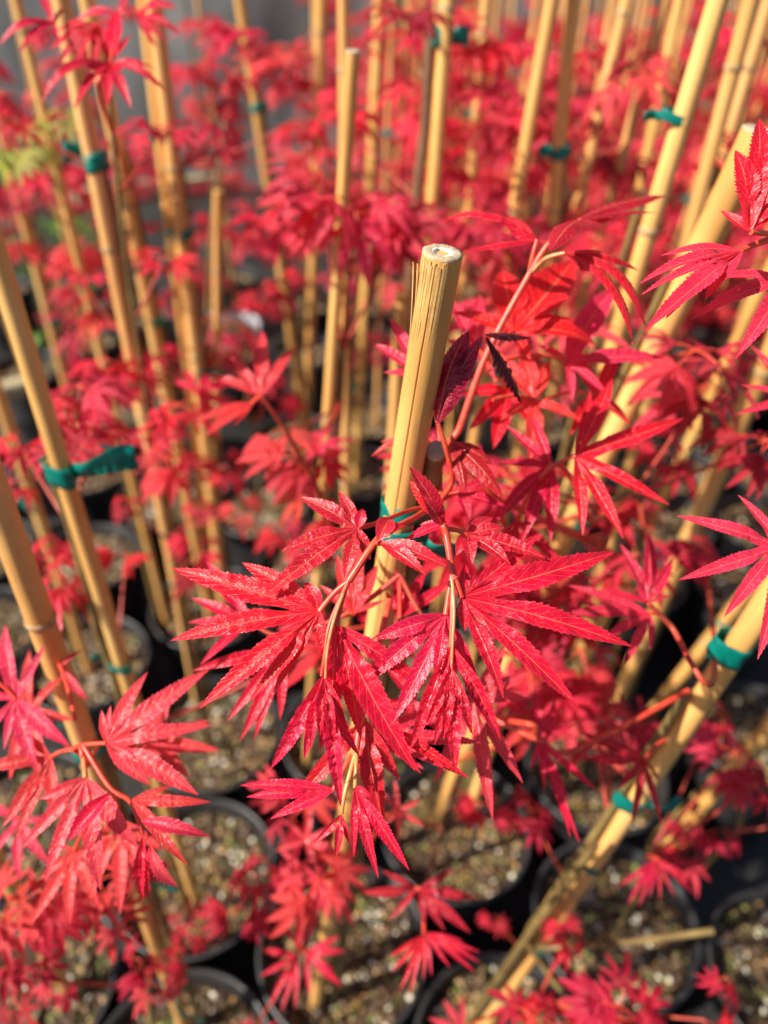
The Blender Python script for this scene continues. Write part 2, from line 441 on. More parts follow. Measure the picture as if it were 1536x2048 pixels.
def soil_mesh(seed):
    rr = random.Random(seed); V = []; F = []; S = 36; RN = 12; R0 = .0735
    off = Vector((rr.uniform(-9, 9), rr.uniform(-9, 9), 0))
    def h(x, y):
        return SOIL + .007*noise.noise(Vector((x*22, y*22, 0))+off) + .004*noise.noise(Vector((x*90, y*90, 1))+off)
    V.append((0, 0, h(0, 0)))
    for j in range(1, RN+1):
        for k in range(S):
            a = 2*math.pi*k/S; r = R0*j/RN; x = r*math.cos(a); y = r*math.sin(a); V.append((x, y, h(x, y)))
    for k in range(S): F.append((0, 1+k, 1+(k+1) % S))
    for j in range(RN-1):
        for k in range(S): F.append((1+j*S+k, 1+(j+1)*S+k, 1+(j+1)*S+(k+1) % S, 1+j*S+(k+1) % S))
    soil = new_mesh('soil', V, F, [M_SOIL])
    mb = MB()
    ico = [(0, 0, 1), (.89, 0, .45), (.28, .85, .45), (-.72, .53, .45), (-.72, -.53, .45), (.28, -.85, .45),
           (.72, .53, -.45), (-.28, .85, -.45), (-.89, 0, -.45), (-.28, -.85, -.45), (.72, -.53, -.45), (0, 0, -1)]
    ifc = [(0, i, i % 5+1) for i in range(1, 6)]+[(11, 6+(i+1) % 5, 6+i) for i in range(5)]
    for i in range(5):
        a, b = 1+i, 1+(i+1) % 5; ifc.append((a, 6+i, b)); ifc.append((b, 6+i, 6+(i+1) % 5))
    patch = Vector((rr.uniform(-9, 9), rr.uniform(-9, 9), 5))
    for q in range(760):
        r = R0*math.sqrt(rr.random())*.985; a = rr.uniform(0, 6.283); x = r*math.cos(a); y = r*math.sin(a)
        v = noise.noise(Vector((x*28, y*28, 0))+patch)
        mi = rr.choices(range(7), [15, 7+40*max(0, v), 5+9*max(0, -v), 17+30*max(0, -v), 54, 1.4, 4])[0]
        s = rr.uniform(.0012, .0034)*(1.25 if mi in (0, 4) else 1)
        if mi in (2, 5, 6): s = rr.uniform(.0013, .0021)
        sc = Vector((rr.uniform(.7, 1.7), rr.uniform(.7, 1.2), rr.uniform(.45, .8)))*s
        if mi in (2, 5, 6): sc = Vector((s, s, s))
        rot = Matrix.Rotation(rr.uniform(0, 6.28), 3, 'Z') @ Matrix.Rotation(rr.uniform(-.5, .5), 3, 'X')
        c = Vector((x, y, h(x, y)+sc.z*.5))
        mb.add([c + rot @ Vector((p[0]*sc.x*rr.uniform(.8, 1.1), p[1]*sc.y, p[2]*sc.z)) for p in ico], ifc, mi)
    grit = mb.mesh('grit', GRIT, smooth=True)
    return soil, grit
SOILS = [soil_mesh(s) for s in range(5)]
POTS = []
def add_pot(x, y, label, group=None, white=False):
    t = thing('nursery_pot', label, 'plant pot', (x, y, 0), group)
    t.rotation_euler = (0, 0, R.uniform(0, 6.28))
    sh = link('shell', SHELL, t)
    if white:
        me = SHELL.copy(); me.materials[0] = M_POTW; sh.data = me
    so_, gr = R.choice(SOILS)
    sl_ = link('soil', so_, t); g = link('grit', gr, sl_); g['kind'] = 'stuff'
    POTS.append((x, y)); return t

HAND_POTS = [
 (1235, 1835, 'black pot of gritty compost under the bare side stick at lower right'),
 (1575, 1950, 'black pot cut off by the right edge at the bottom, orange pellets on its compost'),
 (893, 1672, 'black pot with pale gritty compost below the drooping front leaf tips'),
 (686, 1895, 'black pot holding the foot of the sharp front cane, bottom centre'),
 (372, 1765, 'black pot right of the lower left cane, round rim under the salmon leaves'),
 (425, 1475, 'black pot in dark shade below the left tips of the sharp front leaf'),
 (95, 1925, 'black pot in the bottom left corner with mossy pale compost'),
 (395, 2120, 'black pot whose grey rim peeks in at the bottom edge left of centre'),
 (1000, 2075, 'black pot at the bottom edge holding the foot of the leaning right cane'),
 (45, 1645, 'black pot half hidden by salmon leaves at the left edge'),
 (1520, 1470, 'black pot in the shade behind the thick leaning cane at right edge'),
 (1195, 1555, 'black pot behind the curled red leaves, right of centre'),
]
hand = []
for x, y, lb in HAND_POTS:
    p = ground(x, y, .16); hand.append([p.x, p.y, lb])
for it in range(60):
    for i in range(len(hand)):
        for j in range(i+1, len(hand)):
            dx = hand[j][0]-hand[i][0]; dy = hand[j][1]-hand[i][1]; d = math.hypot(dx, dy)
            if d < .166:
                f = (.166-d)/2/d; hand[i][0] -= dx*f; hand[i][1] -= dy*f; hand[j][0] += dx*f; hand[j][1] += dy*f
for x, y, lb in hand: add_pot(x, y, lb)
NEARPOTS = len(POTS)

# ------------------------------------------------------------------ canes
# x1,y1,x2,y2 : two points of its axis in the photograph; w: width there; d: real diameter; top: None = runs on to that height
CANES = {
 'front':  (885, 508, 795, 1040, 82, .0115, True, 1.0, 'sharp tan cane with a split frayed cut top in the middle of the picture'),
 'second': (706, 104, 636, 800, 35, .0095, True, 1.0, 'slim straight cane with pale cut top, left of and behind the sharp front cane'),
 'c3':     (752, 180, 715, 880, 27, .0095, .93, 1.0, 'thin cane with green ties just right of the slim straight cut-top cane'),
 'c4':     (687, 60, 690, 640, 26, .0095, .93, .97, 'thin cane hidden behind the slim straight cut-top cane'),
 'c5':     (640, 60, 612, 850, 28, .0100, .94, .95, 'knobbly thin cane just left of the slim straight cut-top cane'),
 'c6':     (150, 150, 262, 720, 42, .0125, .96, 1.05, 'long pale cane at upper left with a green tie near its upper end'),
 'c7':     (190, 80, 330, 780, 36, .0115, .95, .98, 'darker orange cane right behind the long pale cane at upper left'),
 'c8':     (318, 100, 398, 790, 40, .0125, .96, 1.02, 'thick pale cane of the close pair at upper left'),
 'c8b':    (292, 60, 335, 420, 24, .0100, .95, .95, 'thinner cane of the close pair at upper left'),
 'c9':     (60, 110, 130, 400, 24, .0100, .93, .95, 'short-looking far cane in the upper left corner against grey sheeting'),
 'c10':    (25, 330, 108, 660, 28, .0100, .90, 1.0, 'thin cane at the left edge passing green weeds'),
 'c11':    (60, 720, 200, 1175, 50, .0115, .97, 1.03, 'thick cane at left with a big fluttering green tie and dark node'),
 'c12':    (90, 1290, 255, 1740, 62, .0125, .97, 1.0, 'thickest cane at the lower left, passing down behind salmon leaves'),
 'c13':    (55, 970, 165, 1300, 26, .0095, .80, .95, 'thin cane with a teal tie at the left edge, behind the thick cane'),
 'c14':    (508, 190, 600, 800, 26, .0100, .93, .80, 'leaning cane with brown mottling left of the knobbly thin cane'),
 'c15':    (436, 340, 434, 590, 22, .0110, .70, 1.0, 'short stubby far cane standing alone near the grey sheeting'),
 'c16':    (892, 20, 884, 120, 34, .0120, .97, .95, 'cane crossing the top edge right of the brown maple stem'),
 'c17':    (1085, 110, 1032, 410, 34, .0125, .97, .97, 'knobbly cane behind the arching leaves at upper right of centre'),
 'c18':    (1140, 60, 1092, 430, 34, .0125, .97, 1.05, 'clear pale cane next to the knobbly cane at upper right'),
 'c19':    (1250, 20, 1172, 350, 30, .0120, .97, .95, 'mottled cane left of the bright long leaning cane'),
 'c20':    (1375, 190, 1250, 600, 48, .0125, 1.0, 1.08, 'bright long cane leaning across the upper right with a knotty node'),
 'c21':    (1518, 262, 1150, 1045, 80, .0165, True, 1.06, 'thick cane with white cut top at the right edge, down to the middle pot'),
 'c22':    (1490, 810, 1372, 1080, 46, .0120, .92, 1.05, 'pale yellow cane running down from the right edge at mid height'),
 'c23':    (1440, 1345, 1180, 1735, 58, .0135, .93, 1.03, 'thick leaning cane with green ties at lower right'),
 'c24':    (1500, 1500, 1330, 1695, 34, .0100, .80, 1.0, 'thin short cane with bent twig at the lower right edge'),
 'c25':    (1490, 1190, 1340, 1380, 30, .0100, .85, .92, 'thin cane behind the thick leaning cane at right'),
 'c26':    (1440, 250, 1360, 560, 36, .0125, .97, .95, 'broad brownish cane between the two bright leaning canes'),
 'c27':    (1500, 130, 1420, 400, 30, .0115, .97, 1.0, 'cane at the top right corner with thin peeling fibre'),
 'c28':    (1300, 120, 1235, 370, 26, .0110, .95, .9, 'dull cane behind the bright long leaning cane'),
 'c29':    (1345, 60, 1300, 270, 24, .0110, .97, .95, 'orange thin cane touching the bright leaning cane near the top'),
 'c30':    (808, 520, 800, 660, 34, .0110, .72, .95, 'broken-topped cane seen just left of the sharp front cane top'),
 'c31':    (50, 1815, 120, 1950, 32, .0120, .55, 1.0, 'short orange cane with a green tie in the bottom left pot'),
 'c34':    (1500, 620, 1420, 790, 28, .0115, .93, .95, 'faint cane beside the bright cut-top cane at the right edge'),
 'c35':    (968, 60, 955, 220, 24, .0115, .95, .85, 'dull thin cane behind the red leaves at top centre right'),
}
FOOT_ROW = dict(c21=1655, c22=1430, c24=1705, c25=1395, c6=1400, c7=1230, c8=1230, c13=1340, c3=960, c5=900, c10=950, c14=960, c12=2060, c23=2060)
CANE = {}
def cane_axis(x1, y1, x2, y2, w_, d):
    z1 = d*FPX/w_; p1 = P(x1, y1, z1)
    nrm = ray(x1, y1).cross(ray(x2, y2)).normalized()
    # line of that plane on the soil level
    g1 = Vector((-nrm.y, nrm.x, 0)).normalized()
    k = nrm.dot(CAM); A = nrm.x*nrm.x+nrm.y*nrm.y
    q = Vector((nrm.x, nrm.y, 0))*((k - nrm.z*SOIL)/A); q.z = SOIL
    if abs(g1.y) > .2:
        nom = q + g1*((p1.y-q.y)/g1.y)
    else: nom = q + g1*((p1-q).dot(g1))
    return p1, g1, nom
def pick_foot(p1, g1, nom):
    best = None
    for i in range(-30, 31):
        f = nom + g1*(i*.005)
        if f.y < .16: continue
        dm = min(math.hypot(f.x-a, f.y-b) for a, b in POTS)
        c = max(0, dm-.05)*6 + abs(i*.005)*.5
        if best is None or c < best[0]: best = (c, f, dm)
    return best[1], best[2]
def cane_mesh(p1, foot, r, top, lean, rr, sides=16, hero=False):
    pass

def build_cane(key):
    x1, y1, x2, y2, w_, d, top, tone, label = CANES[key]
    rr = random.Random(key)
    p1, g1, nom = cane_axis(x1, y1, x2, y2, w_, d)
    if key in FOOT_ROW:
        yf = FOOT_ROW[key]; xf = x1+(x2-x1)*(yf-y1)/(y2-y1); nom = ground(xf, yf, SOIL)
        rr_ = ray(x1, y1); z1 = nom.y/rr_.y
        d = min(max(w_*z1/FPX, .008), .0175); p1 = P(x1, y1, d*FPX/w_)
        dmin = min(math.hypot(nom.x-a, nom.y-b) for a, b in POTS); f, dm = nom, dmin
    else: f, dm = pick_foot(p1, g1, nom)
    if dm > .066:
        ok = min(math.hypot(nom.x-a, nom.y-b) for a, b in POTS)
        f2 = nom
        # its own pot, pushed clear of the others
        px_, py_ = f2.x, f2.y
        for it in range(40):
            for a, b in POTS:
                dd = math.hypot(px_-a, py_-b)
                if dd < .163 and dd > 1e-6: px_ += (px_-a)/dd*(.163-dd)*.7; py_ += (py_-b)/dd*(.163-dd)*.7
        f = Vector((f2.x, f2.y, SOIL))
        if key in FOOT_ROW: pass
        elif math.hypot(px_-f.x, py_-f.y) > .055:
            v = Vector((f.x-px_, f.y-py_, 0)).normalized()*.055; f = Vector((px_+v.x, py_+v.y, SOIL))
        if math.hypot(px_-f.x, py_-f.y) < .075 and min(math.hypot(px_-a, py_-b) for a, b in POTS) > .150: add_pot(px_, py_, 'black pot at the foot of the '+' '.join(label.split()[:9]))
    axis = (p1-f).normalized()
    ptop = p1 if top is True else (p1 + axis*((top-p1.z)/axis.z) if top > p1.z else f + axis*((top-f.z)/axis.z))
    foot = f - axis*.06
    L = (ptop-foot).length; r = d/2
    root = thing('bamboo_cane', label, 'bamboo cane', foot)
    if key != 'front': r *= .84
    col = (tone, tone*rr.uniform(.93, 1.02), tone*rr.uniform(.85, 1.0))
    mb = MB(); hero = key == 'front'
    nseg = 90 if hero else 44
    bow = Vector((rr.uniform(-1, 1), rr.uniform(-1, 1), 0))*.0025
    nodes = []; s = rr.uniform(.05, .16) if not hero else .30
    if key == 'c11': s = L-.0
    while s < L-.02: nodes.append(s); s += rr.uniform(.13, .22)
    if key == 'second': nodes = [L*(.30), L*.62, ]
    pts = []; rad = []
    for i in range(nseg+1):
        t = i/nseg; sd = t*L                        # from the top down
        pts.append(ptop.lerp(foot, t) + bow*math.sin(math.pi*t))
        q = r*(1+.04*(t))
        for nd in nodes: q += r*.10*math.exp(-((sd-nd)/.004)**2)
        rad.append(q)
    if hero:
        pts = []; rad = []
        for i in range(200):
            sd = L*(i/199)**1.8 if i else 0
            t = sd/L; pts.append(ptop.lerp(foot, t)); rad.append(r*(1+.03*t))
        gro = [(rr.uniform(2.2, 6.2), rr.uniform(.012, .042), rr.uniform(.02, .05)) for _ in range(30)]
        def g(th, sL):
            v = 1.0
            dth = abs((th-CR+math.pi) % (2*math.pi)-math.pi)
            if dth < .03 and sL > .014: v -= .09
            for a, ln, dp in gro:
                dd = abs((th-a+math.pi) % (2*math.pi)-math.pi)
                if sL < ln and dd < .032: v -= dp*1.5*min(1, (ln-sL)/.01)
            return v
        # direction facing the camera, in the ring frame used by tube()
        tdir = (foot-ptop).normalized(); a0 = Vector((1, 0, 0)); a0 = (a0-tdir*a0.dot(tdir)).normalized(); b0 = tdir.cross(a0)
        tc = (CAM-(ptop.lerp(foot, .15))); CR = math.atan2(tc.dot(b0), tc.dot(a0)) + .22
        mb.tube(pts, rad, 180, 0, True, g)
    else:
        mb.tube(pts, rad, 18, 0, True)
    link('culm', mb.mesh('culm', [M_BAM], foot), root, color=col)
    for nd in nodes:
        if L-nd < .02: continue
        c = ptop.lerp(foot, nd/L) + bow*math.sin(math.pi*nd/L)
        mb = MB(); ax = (foot-ptop).normalized()
        mb.tube([c-ax*.0022, c-ax*.0012, c, c+ax*.0008, c+ax*.0022], [r*1.07, r*1.14, r*1.17, r*1.13, r*1.08], 18, 0, False)
        link('node', mb.mesh('node', [M_NODE], foot), root)
    if top is True:
        ax = (ptop-foot).normalized(); a0 = ax.orthogonal().normalized(); b0 = ax.cross(a0)
        S = 40; V = []; F = []; MI = []
        rings = [(1.0, -.0004), (1.0, .0005), (.80, .0009), (.55, .0007), (.42, .0006), (.34, -.0008), (.10, -.0022)]
        rr2 = random.Random(5)
        for j, (q, hgt) in enumerate(rings):
            for k in range(S):
                a = 6.2832*k/S
                V.append(ptop + (a0*math.cos(a)+b0*math.sin(a))*(r*q*(1.0+.03*rr2.uniform(-1, 1)*(j > 1))) + ax*(hgt+.00025*rr2.uniform(-1, 1)*(j > 0)))
        for j in range(len(rings)-1):
            for k in range(S): F.append((j*S+k, j*S+(k+1) % S, (j+1)*S+(k+1) % S, (j+1)*S+k)); MI.append(0 if j < 3 else (1 if j < 4 else 2))
        F.append(tuple((len(rings)-1)*S+k for k in range(S))); MI.append(2)
        link('cut_end', new_mesh('cut_end', [v-foot for v in V], F, [M_CUT, M_PITH, M_HOLE], None, MI), root)
    if hero:
        ax = (ptop-foot).normalized(); a0 = -RT; a0 = (a0-ax*a0.dot(ax)).normalized(); b0 = (CAM-ptop); b0 = (b0-ax*b0.dot(ax)-a0*b0.dot(a0)).normalized()
        for k in range(26):
            ph = .02+1.85*(k/25)+rr.uniform(-.04, .04)       # from the left flank round to the front
            out = a0*math.cos(ph)+b0*math.sin(ph); tan = ax.cross(out)
            ln = rr.uniform(.010, .036); wd = rr.uniform(.00022, .00055); lift = .0026*max(0, 1-k/4)*rr.uniform(.6, 1) + rr.uniform(.00005, .0002)
            st = -.0004-rr.uniform(0, .002)
            if k < 4: st = -rr.uniform(.001, .006)
            V = []; n = 6
            for i in range(n+1):
                t = i/n; c = ptop + ax*(st-ln*t) + out*(r*.985 + lift*(1-t)**1.5)
                ww = wd*(1-t)**.6+.00003; th_ = .0003*(1-t*.8)
                V += [c-tan*ww, c+tan*ww, c+tan*ww*.6+out*th_, c-tan*ww*.6+out*th_]
            F = [(i*4+a, i*4+(a+1) % 4, i*4+4+(a+1) % 4, i*4+4+a) for i in range(n) for a in range(4)]+[(3, 2, 1, 0)]
            link('splinter', new_mesh('splinter', [v-foot for v in V], F, [M_FIBRE], smooth=False), root)
    CANE[key] = dict(top=ptop, foot=f, r=r, root=root, bow=bow, L=L)
    return root
for k in CANES: build_cane(k)

def cane_at(key, y):
    c = CANE[key]; a, b = c['top'], c['foot']; lo, hi = 0, 1
    for _ in range(40):
        m_ = (lo+hi)/2
        if proj(a.lerp(b, m_))[1] < y: lo = m_
        else: hi = m_
    return a.lerp(b, lo)

# ------------------------------------------------------------------ saplings beside the canes
SAP = {}
def stem_pts(a, b, rr, amp=.003, n=14):
    off = [Vector((rr.uniform(-1, 1), rr.uniform(-1, 1), 0))*amp for _ in range(n)]
    return [a.lerp(b, i/(n-1)) + (off[i] if 0 < i < n-1 else Vector()) for i in range(n)]
def sapling(key, side, ytop, w0, label, w1=None, matl=None, cut=False, bark=None):
    """stem tied to cane `key`; side = offset to the right in the picture (m); ytop = image height of its end"""
    c = CANE[key]; rr = random.Random(key+'s')
    pt = cane_at(key, ytop); ax = (c['top']-c['foot']).normalized()
    s = (RT*side/abs(side) + FW*.25); s = (s-ax*s.dot(ax)).normalized()
    w1 = w1 or w0*.7
    top = pt + s*(c['r']+w1*1.15) ; foot = c['foot'] + s*(c['r']+w0*1.3+.004) - ax*.01
    pts = stem_pts(foot, top, rr, .0016)
    root = thing('maple_sapling', label, 'maple plant', Vector((foot.x, foot.y, SOIL-.005)))
    mb = MB(); n = len(pts)
    mb.tube(pts, [w0+(w1-w0)*i/(n-1)+(.0004 if i % 4 == 2 else 0) for i in range(n)], 12)
    link('trunk', mb.mesh('trunk', [bark or M_TRUNK], root.location), root)
    if cut:
        a2 = (top-pts[-2]).normalized(); a0 = a2.orthogonal().normalized(); b0 = a2.cross(a0); tilt = (CAM-top).normalized()*.35
        V = []
        for q, hh in ((1.02, -.0016), (1.02, .0), (.7, .0002), (.2, -.0002)):
            for k in range(20):
                an = 6.2832*k/20; d_ = (a0*math.cos(an)+b0*math.sin(an))*w1*q
                V.append(top + d_ + a2*(hh - d_.dot(tilt)*1.3 + .0012))
        F = [(j*20+k, j*20+(k+1) % 20, j*20+20+(k+1) % 20, j*20+20+k) for j in range(3) for k in range(20)]+[tuple(60+k for k in range(20))]
        link('cut_end', new_mesh('cut_end', [v-root.location for v in V], F, [M_CUT]), root)
    SAP[key] = dict(root=root, pts=pts); return root

sapling('front', 1, 905, .0040, 'sharply focused red maple in the centre with fanned toothed leaves tied to the split cane', .0034, cut=True)
sapling('second', 1, 700, .0028, 'blurred red maple tied to the slim straight cane left of centre')
sapling('c3', -1, 480, .0028, 'red maple with big starry leaf heads above the thin centre canes')
sapling('c5', -1, 330, .0028, 'red maple behind the knobbly thin cane left of centre')
sapling('c6', 1, 340, .0026, 'red maple with drooping leaves high beside the long pale cane at upper left')
sapling('c7', 1, 300, .0026, 'red maple with thin twigs on the darker orange cane, upper left')
sapling('c8', 1, 330, .0026, 'red maple with arched leaf on the thick pale cane of the pair')
sapling('c9', -1, 200, .0026, 'red maple with an arching leaf in the upper left corner')
sapling('c10', 1, 320, .0032, 'yellowish olive leaved maple at the left edge by green weeds', bark=M_BARK)
sapling('c11', -1, 925, .0034, 'maple with magenta leaves over the fluttering green tie at left', .0026)
sapling('c12', 1, 1490, .0032, 'maple with salmon red leaf fans at the lower left')
sapling('c13', -1, 1030, .0024, 'small red maple at the left edge on the thin teal-tied cane')
sapling('c14', 1, 190, .0032, 'red maple with bushy head on the mottled leaning cane', bark=M_BARK)
sapling('c16', -1, 60, .0045, 'maple with thick brown stem and dark ties crossing the top edge', .0042, bark=M_BARK)
sapling('c18', 1, 330, .0030, 'red maple with soft round heads on the clear pale cane')
sapling('c20', -1, 400, .0030, 'red maple on the bright long leaning cane at upper right')
sapling('c21', -1, 560, .0034, 'leafy bright red maple between the sharp cane and the cut-top cane at right')
sapling('c22', 1, 870, .0028, 'red maple with dark star leaves on the pale yellow right cane')
sapling('c23', -1, 1390, .0030, 'maple with curled hanging red leaves on the thick leaning cane at lower right')
sapling('c24', -1, 1560, .0026, 'small maple with bent brown twig at the lower right edge')
sapling('c26', 1, 330, .0028, 'red maple with sharp drooping leaves reaching in from the right edge')
sapling('c31', 1, 1840, .0024, 'small salmon red maple in the bottom left pot')

def free_sapling(pot, x, y, z, w0, label, bark=None):
    top = P(x, y, z); a, b = POTS[pot]; rr = random.Random(label)
    foot = Vector((a+rr.uniform(-.015, .015), b+rr.uniform(-.015, .015), SOIL-.008))
    root = thing('maple_sapling', label, 'maple plant', foot)
    pts = bez(foot, Vector((foot.x, foot.y, top.z-.05)).lerp(top, .2), top, 14)
    mb = MB(); mb.tube(pts, [w0*(1-.4*i/13) for i in range(14)], 10)
    link('trunk', mb.mesh('trunk', [bark or M_TRUNK], root.location), root)
    SAP['free%d' % pot] = dict(root=root, pts=pts)
free_sapling(11, 1215, 1010, .36, .0030, 'red maple with wide dark star leaves on a thin olive stem, right of centre')
SAP['c33'] = SAP['free11']; SAP['c32'] = SAP['c21']
free_sapling(2, 845, 1800, .40, .0024, 'little red maple with dark star leaves rising in front of the middle gritty pot', M_BARK)
free_sapling(3, 600, 1900, .48, .0024, 'little red maple with a spiky head left of the front cane foot')
free_sapling(0, 1290, 1720, .46, .0022, 'little red maple with umbrella of narrow leaves over the lower right pot')
free_sapling(4, 470, 1830, .50, .0022, 'little pink maple in the pot right of the lower left cane')
free_sapling(6, 60, 1850, .42, .0024, 'little salmon maple in the bottom left corner pot')
free_sapling(8, 1080, 2000, .44, .0022, 'little crimson maple at the bottom edge beside the leaning cane')
free_sapling(1, 1440, 1960, .50, .0022, 'little crimson maple near the bottom right corner')
free_sapling(5, 350, 1120, .60, .0024, 'small maple in the shaded pot left of the sharp leaves')
free_sapling(7, 300, 1940, .48, .0022, 'small red maple in the pot at the bottom edge, left of centre')

# ------------------------------------------------------------------ ties
def loop_tie(c, ax, rx, ry, side, h, rr, tail=None, tlen=.02):
    """tape wrapped round cane and stem"""
    ax = ax.normalized(); s = (side-ax*side.dot(ax)).normalized(); b = ax.cross(s)
    V = []; F = []; S = 28
    for j in range(5):
        for k in range(S):
            a = 6.2832*k/S
            wob = 1+.06*math.sin(a*3+rr.random()*.6)+.03*rr.uniform(-1, 1)
            pr = s*(rx*math.cos(a)*wob)+b*(ry*math.sin(a)*wob)
            tilt = .25*rx*math.cos(a+.4)
            V.append(c+pr*(1+.05*math.sin(j*1.6+k*.7)+.03*math.sin(k*1.9+j)) + ax*(h*(j/4-.5)+tilt))
    for j in range(4):
        for k in range(S): F.append((j*S+k, j*S+(k+1) % S, j*S+S+(k+1) % S, j*S+S+k))
    b0 = len(V)
    if tail is not None:
        st = c + tail.normalized()*rx*.9
        n = 9; tl = tail.normalized(); wv = (ax - tl*ax.dot(tl)).normalized(); nn = tl.cross(wv)
        for i in range(n+1):
            t = i/n; q = st + tl*(tlen*t) + nn*(tlen*.16*math.sin(t*5)) + wv*(tlen*.10*math.sin(t*3.3))
            ww = wv*(h*.5*(.8+.35*t)) + nn*(h*.18*math.sin(t*6))
            V += [q-ww, q, q+ww+tl*(.1*h)]
        for i in range(n):
            for k in range(2): F.append((b0+i*3+k, b0+i*3+k+1, b0+i*3+4+k, b0+i*3+3+k))
    return V, F
def tie(key, y, h, label, tail=None, tlen=.02, side=1, thick=False):
    c = CANE[key]; p = cane_at(key, y); ax = c['top']-c['foot']; s = RT*side+FW*.25
    sap = SAP.get(key); rr = random.Random(key+str(y))
    extra = .0028 if sap else 0
    s2 = (s-ax.normalized()*s.dot(ax.normalized())).normalized()
    ctr = p + s2*extra
    V, F = loop_tie(ctr, ax, c['r']*(1.08 if key == 'front' else .93)+extra+(.0003), c['r']*(1.15 if key == 'front' else 1.0)+.0003, s, h, rr, tail, tlen)
    me = new_mesh('plant_tie', [v-ctr for v in V], F, [M_TAPE])
    md = link('plant_tie', me, None, ctr)
    m_ = md.modifiers.new('thickness', 'SOLIDIFY'); m_.thickness = .00025
    tag(md, label, 'plant tie'); return md
tie('front', 1012, .0075, 'teal tape tie wound round the sharp front cane and cut maple stem, upper turn')
tie('front', 1058, .0070, 'teal tape tie with streaky shine just under the curled front leaves', (RT*.7-UP*.4), .014)
tie('c6', 325, .0125, 'wide teal tie on the long pale cane at upper left', -RT+UP*.4, .016)
tie('c11', 945, .0125, 'large teal tie with long flag end on the thick left cane', RT*1.0+UP*.12, .032, -1)
tie('c11', 1330, .0060, 'narrow teal tie low on the thick cane at left', -RT+UP*.3, .012, -1)
tie('c13', 1010, .0110, 'bright teal tie at the left edge on the thin cane', -RT, .016, -1)
tie('c12', 1500, .0070, 'small teal tie peeping from the salmon leaves at lower left', -RT+UP, .012)
tie('c12', 1710, .0080, 'teal tie end hanging behind the lower left leaf fan', RT*.6-UP*.6, .030)
tie('c12', 1965, .0070, 'teal tie with dangling end near the bottom on the lower left cane', RT*.5-UP, .034)
tie('c16', 75, .0120, 'dark teal tie on the thick brown stem at the top edge', RT, .014, -1)
tie('c18', 305, .0100, 'dark teal tie on the clear pale cane at upper right', -RT, .012, 1)
tie('c3', 520, .0080, 'teal tie under the big starry leaf head', RT, .006)
tie('c3', 775, .0090, 'teal tie half way down the thin centre cane', RT, .008, -1)
tie('c5', 485, .0080, 'teal tie on the knobbly thin cane left of centre', None, 0, -1)
tie('c5', 735, .0070, 'lower teal tie on the knobbly thin cane', RT, .008, -1)
tie('c7', 645, .0080, 'teal tie on the darker orange cane at left', RT, .007)
tie('c7', 830, .0080, 'lower teal tie on the darker orange cane at left', -RT, .008)
tie('c8', 745, .0070, 'dark teal tie on the thick pale cane of the pair', RT*1., .012)
tie('c8', 470, .0100, 'upper dark teal tie on the thick pale cane of the pair', -RT, .006)
tie('c6', 1165, .0070, 'teal tie low on the long pale cane', RT, .004)
tie('c6', 770, .0070, 'teal tie on the long pale cane above the pink leaves', RT, .004)
tie('c10', 640, .0090, 'teal tie on the thin cane by the green weeds', RT, .016)
tie('c10', 330, .0100, 'teal tie among olive leaves at the left edge', -RT, .01)
tie('c20', 235, .0050, 'small teal tie beside the bright leaning cane node', -RT, .010, -1)
tie('c23', 1300, .0120, 'broad teal tie on the thick leaning cane at right edge', RT*.8+UP*.2, .022, -1)
tie('c23', 1600, .0110, 'teal tie with shiny flap under the thick right cane', RT-UP*.25, .020, -1)
tie('c23', 1728, .0050, 'thin teal tie round cane and twig at lower right', -RT, .004, -1)
tie('c23', 1888, .0040, 'thin teal tie at the bare side stick', RT*.4-UP, .016, -1)
tie('c23', 1992, .0030, 'lowest thin teal tie near the bottom edge', RT-UP*.2, .018, -1)
tie('c24', 1505, .0110, 'teal tie at the right edge on the thin short cane', -UP*.9-RT*.1, .012)
tie('c24', 1645, .0060, 'teal tie on the thin short cane beside dark gap', -RT*.2+UP, .010)
tie('c31', 1900, .0080, 'teal tie on the short orange cane in the corner pot', UP, .012)
tie('c21', 1590, .0060, 'teal tie above the orange cane foot in the middle pot', -RT+UP*.1, .018)
tie('c21', 1035, .0080, 'teal tie at the head of the bright yellow cane', -RT*.6+UP*.5, .010)
tie('c25', 1245, .0070, 'teal tie on the thin cane behind the leaning cane', -RT, .006)
tie('c14', 215, .0100, 'dark teal tie on the mottled leaning cane', RT, .004)

# ------------------------------------------------------------------ front leaves, each laid out lobe by lobe
TWIGS = {}
def twig(key, pts, r0, r1, matl=M_TWIG, name='branch', n=12):
    root = SAP[key]['root']; q = [Vector(p) for p in pts]
    # smooth polyline (Catmull-Rom)
    out = []
    for i in range(len(q)-1):
        p0 = q[max(i-1, 0)]; p1 = q[i]; p2 = q[i+1]; p3 = q[min(i+2, len(q)-1)]
        for k in range(n if i == len(q)-2 else n):
            t = k/n
            out.append(.5*((2*p1)+(p2-p0)*t+(2*p0-5*p1+4*p2-p3)*t*t+(3*p1-p0-3*p2+p3)*t**3))
    out.append(q[-1]); m_ = len(out)
    mb = MB(); mb.tube(out, [r0+(r1-r0)*i/(m_-1) for i in range(m_)], 10)
    return link(name, mb.mesh(name, [matl], root.location), root)

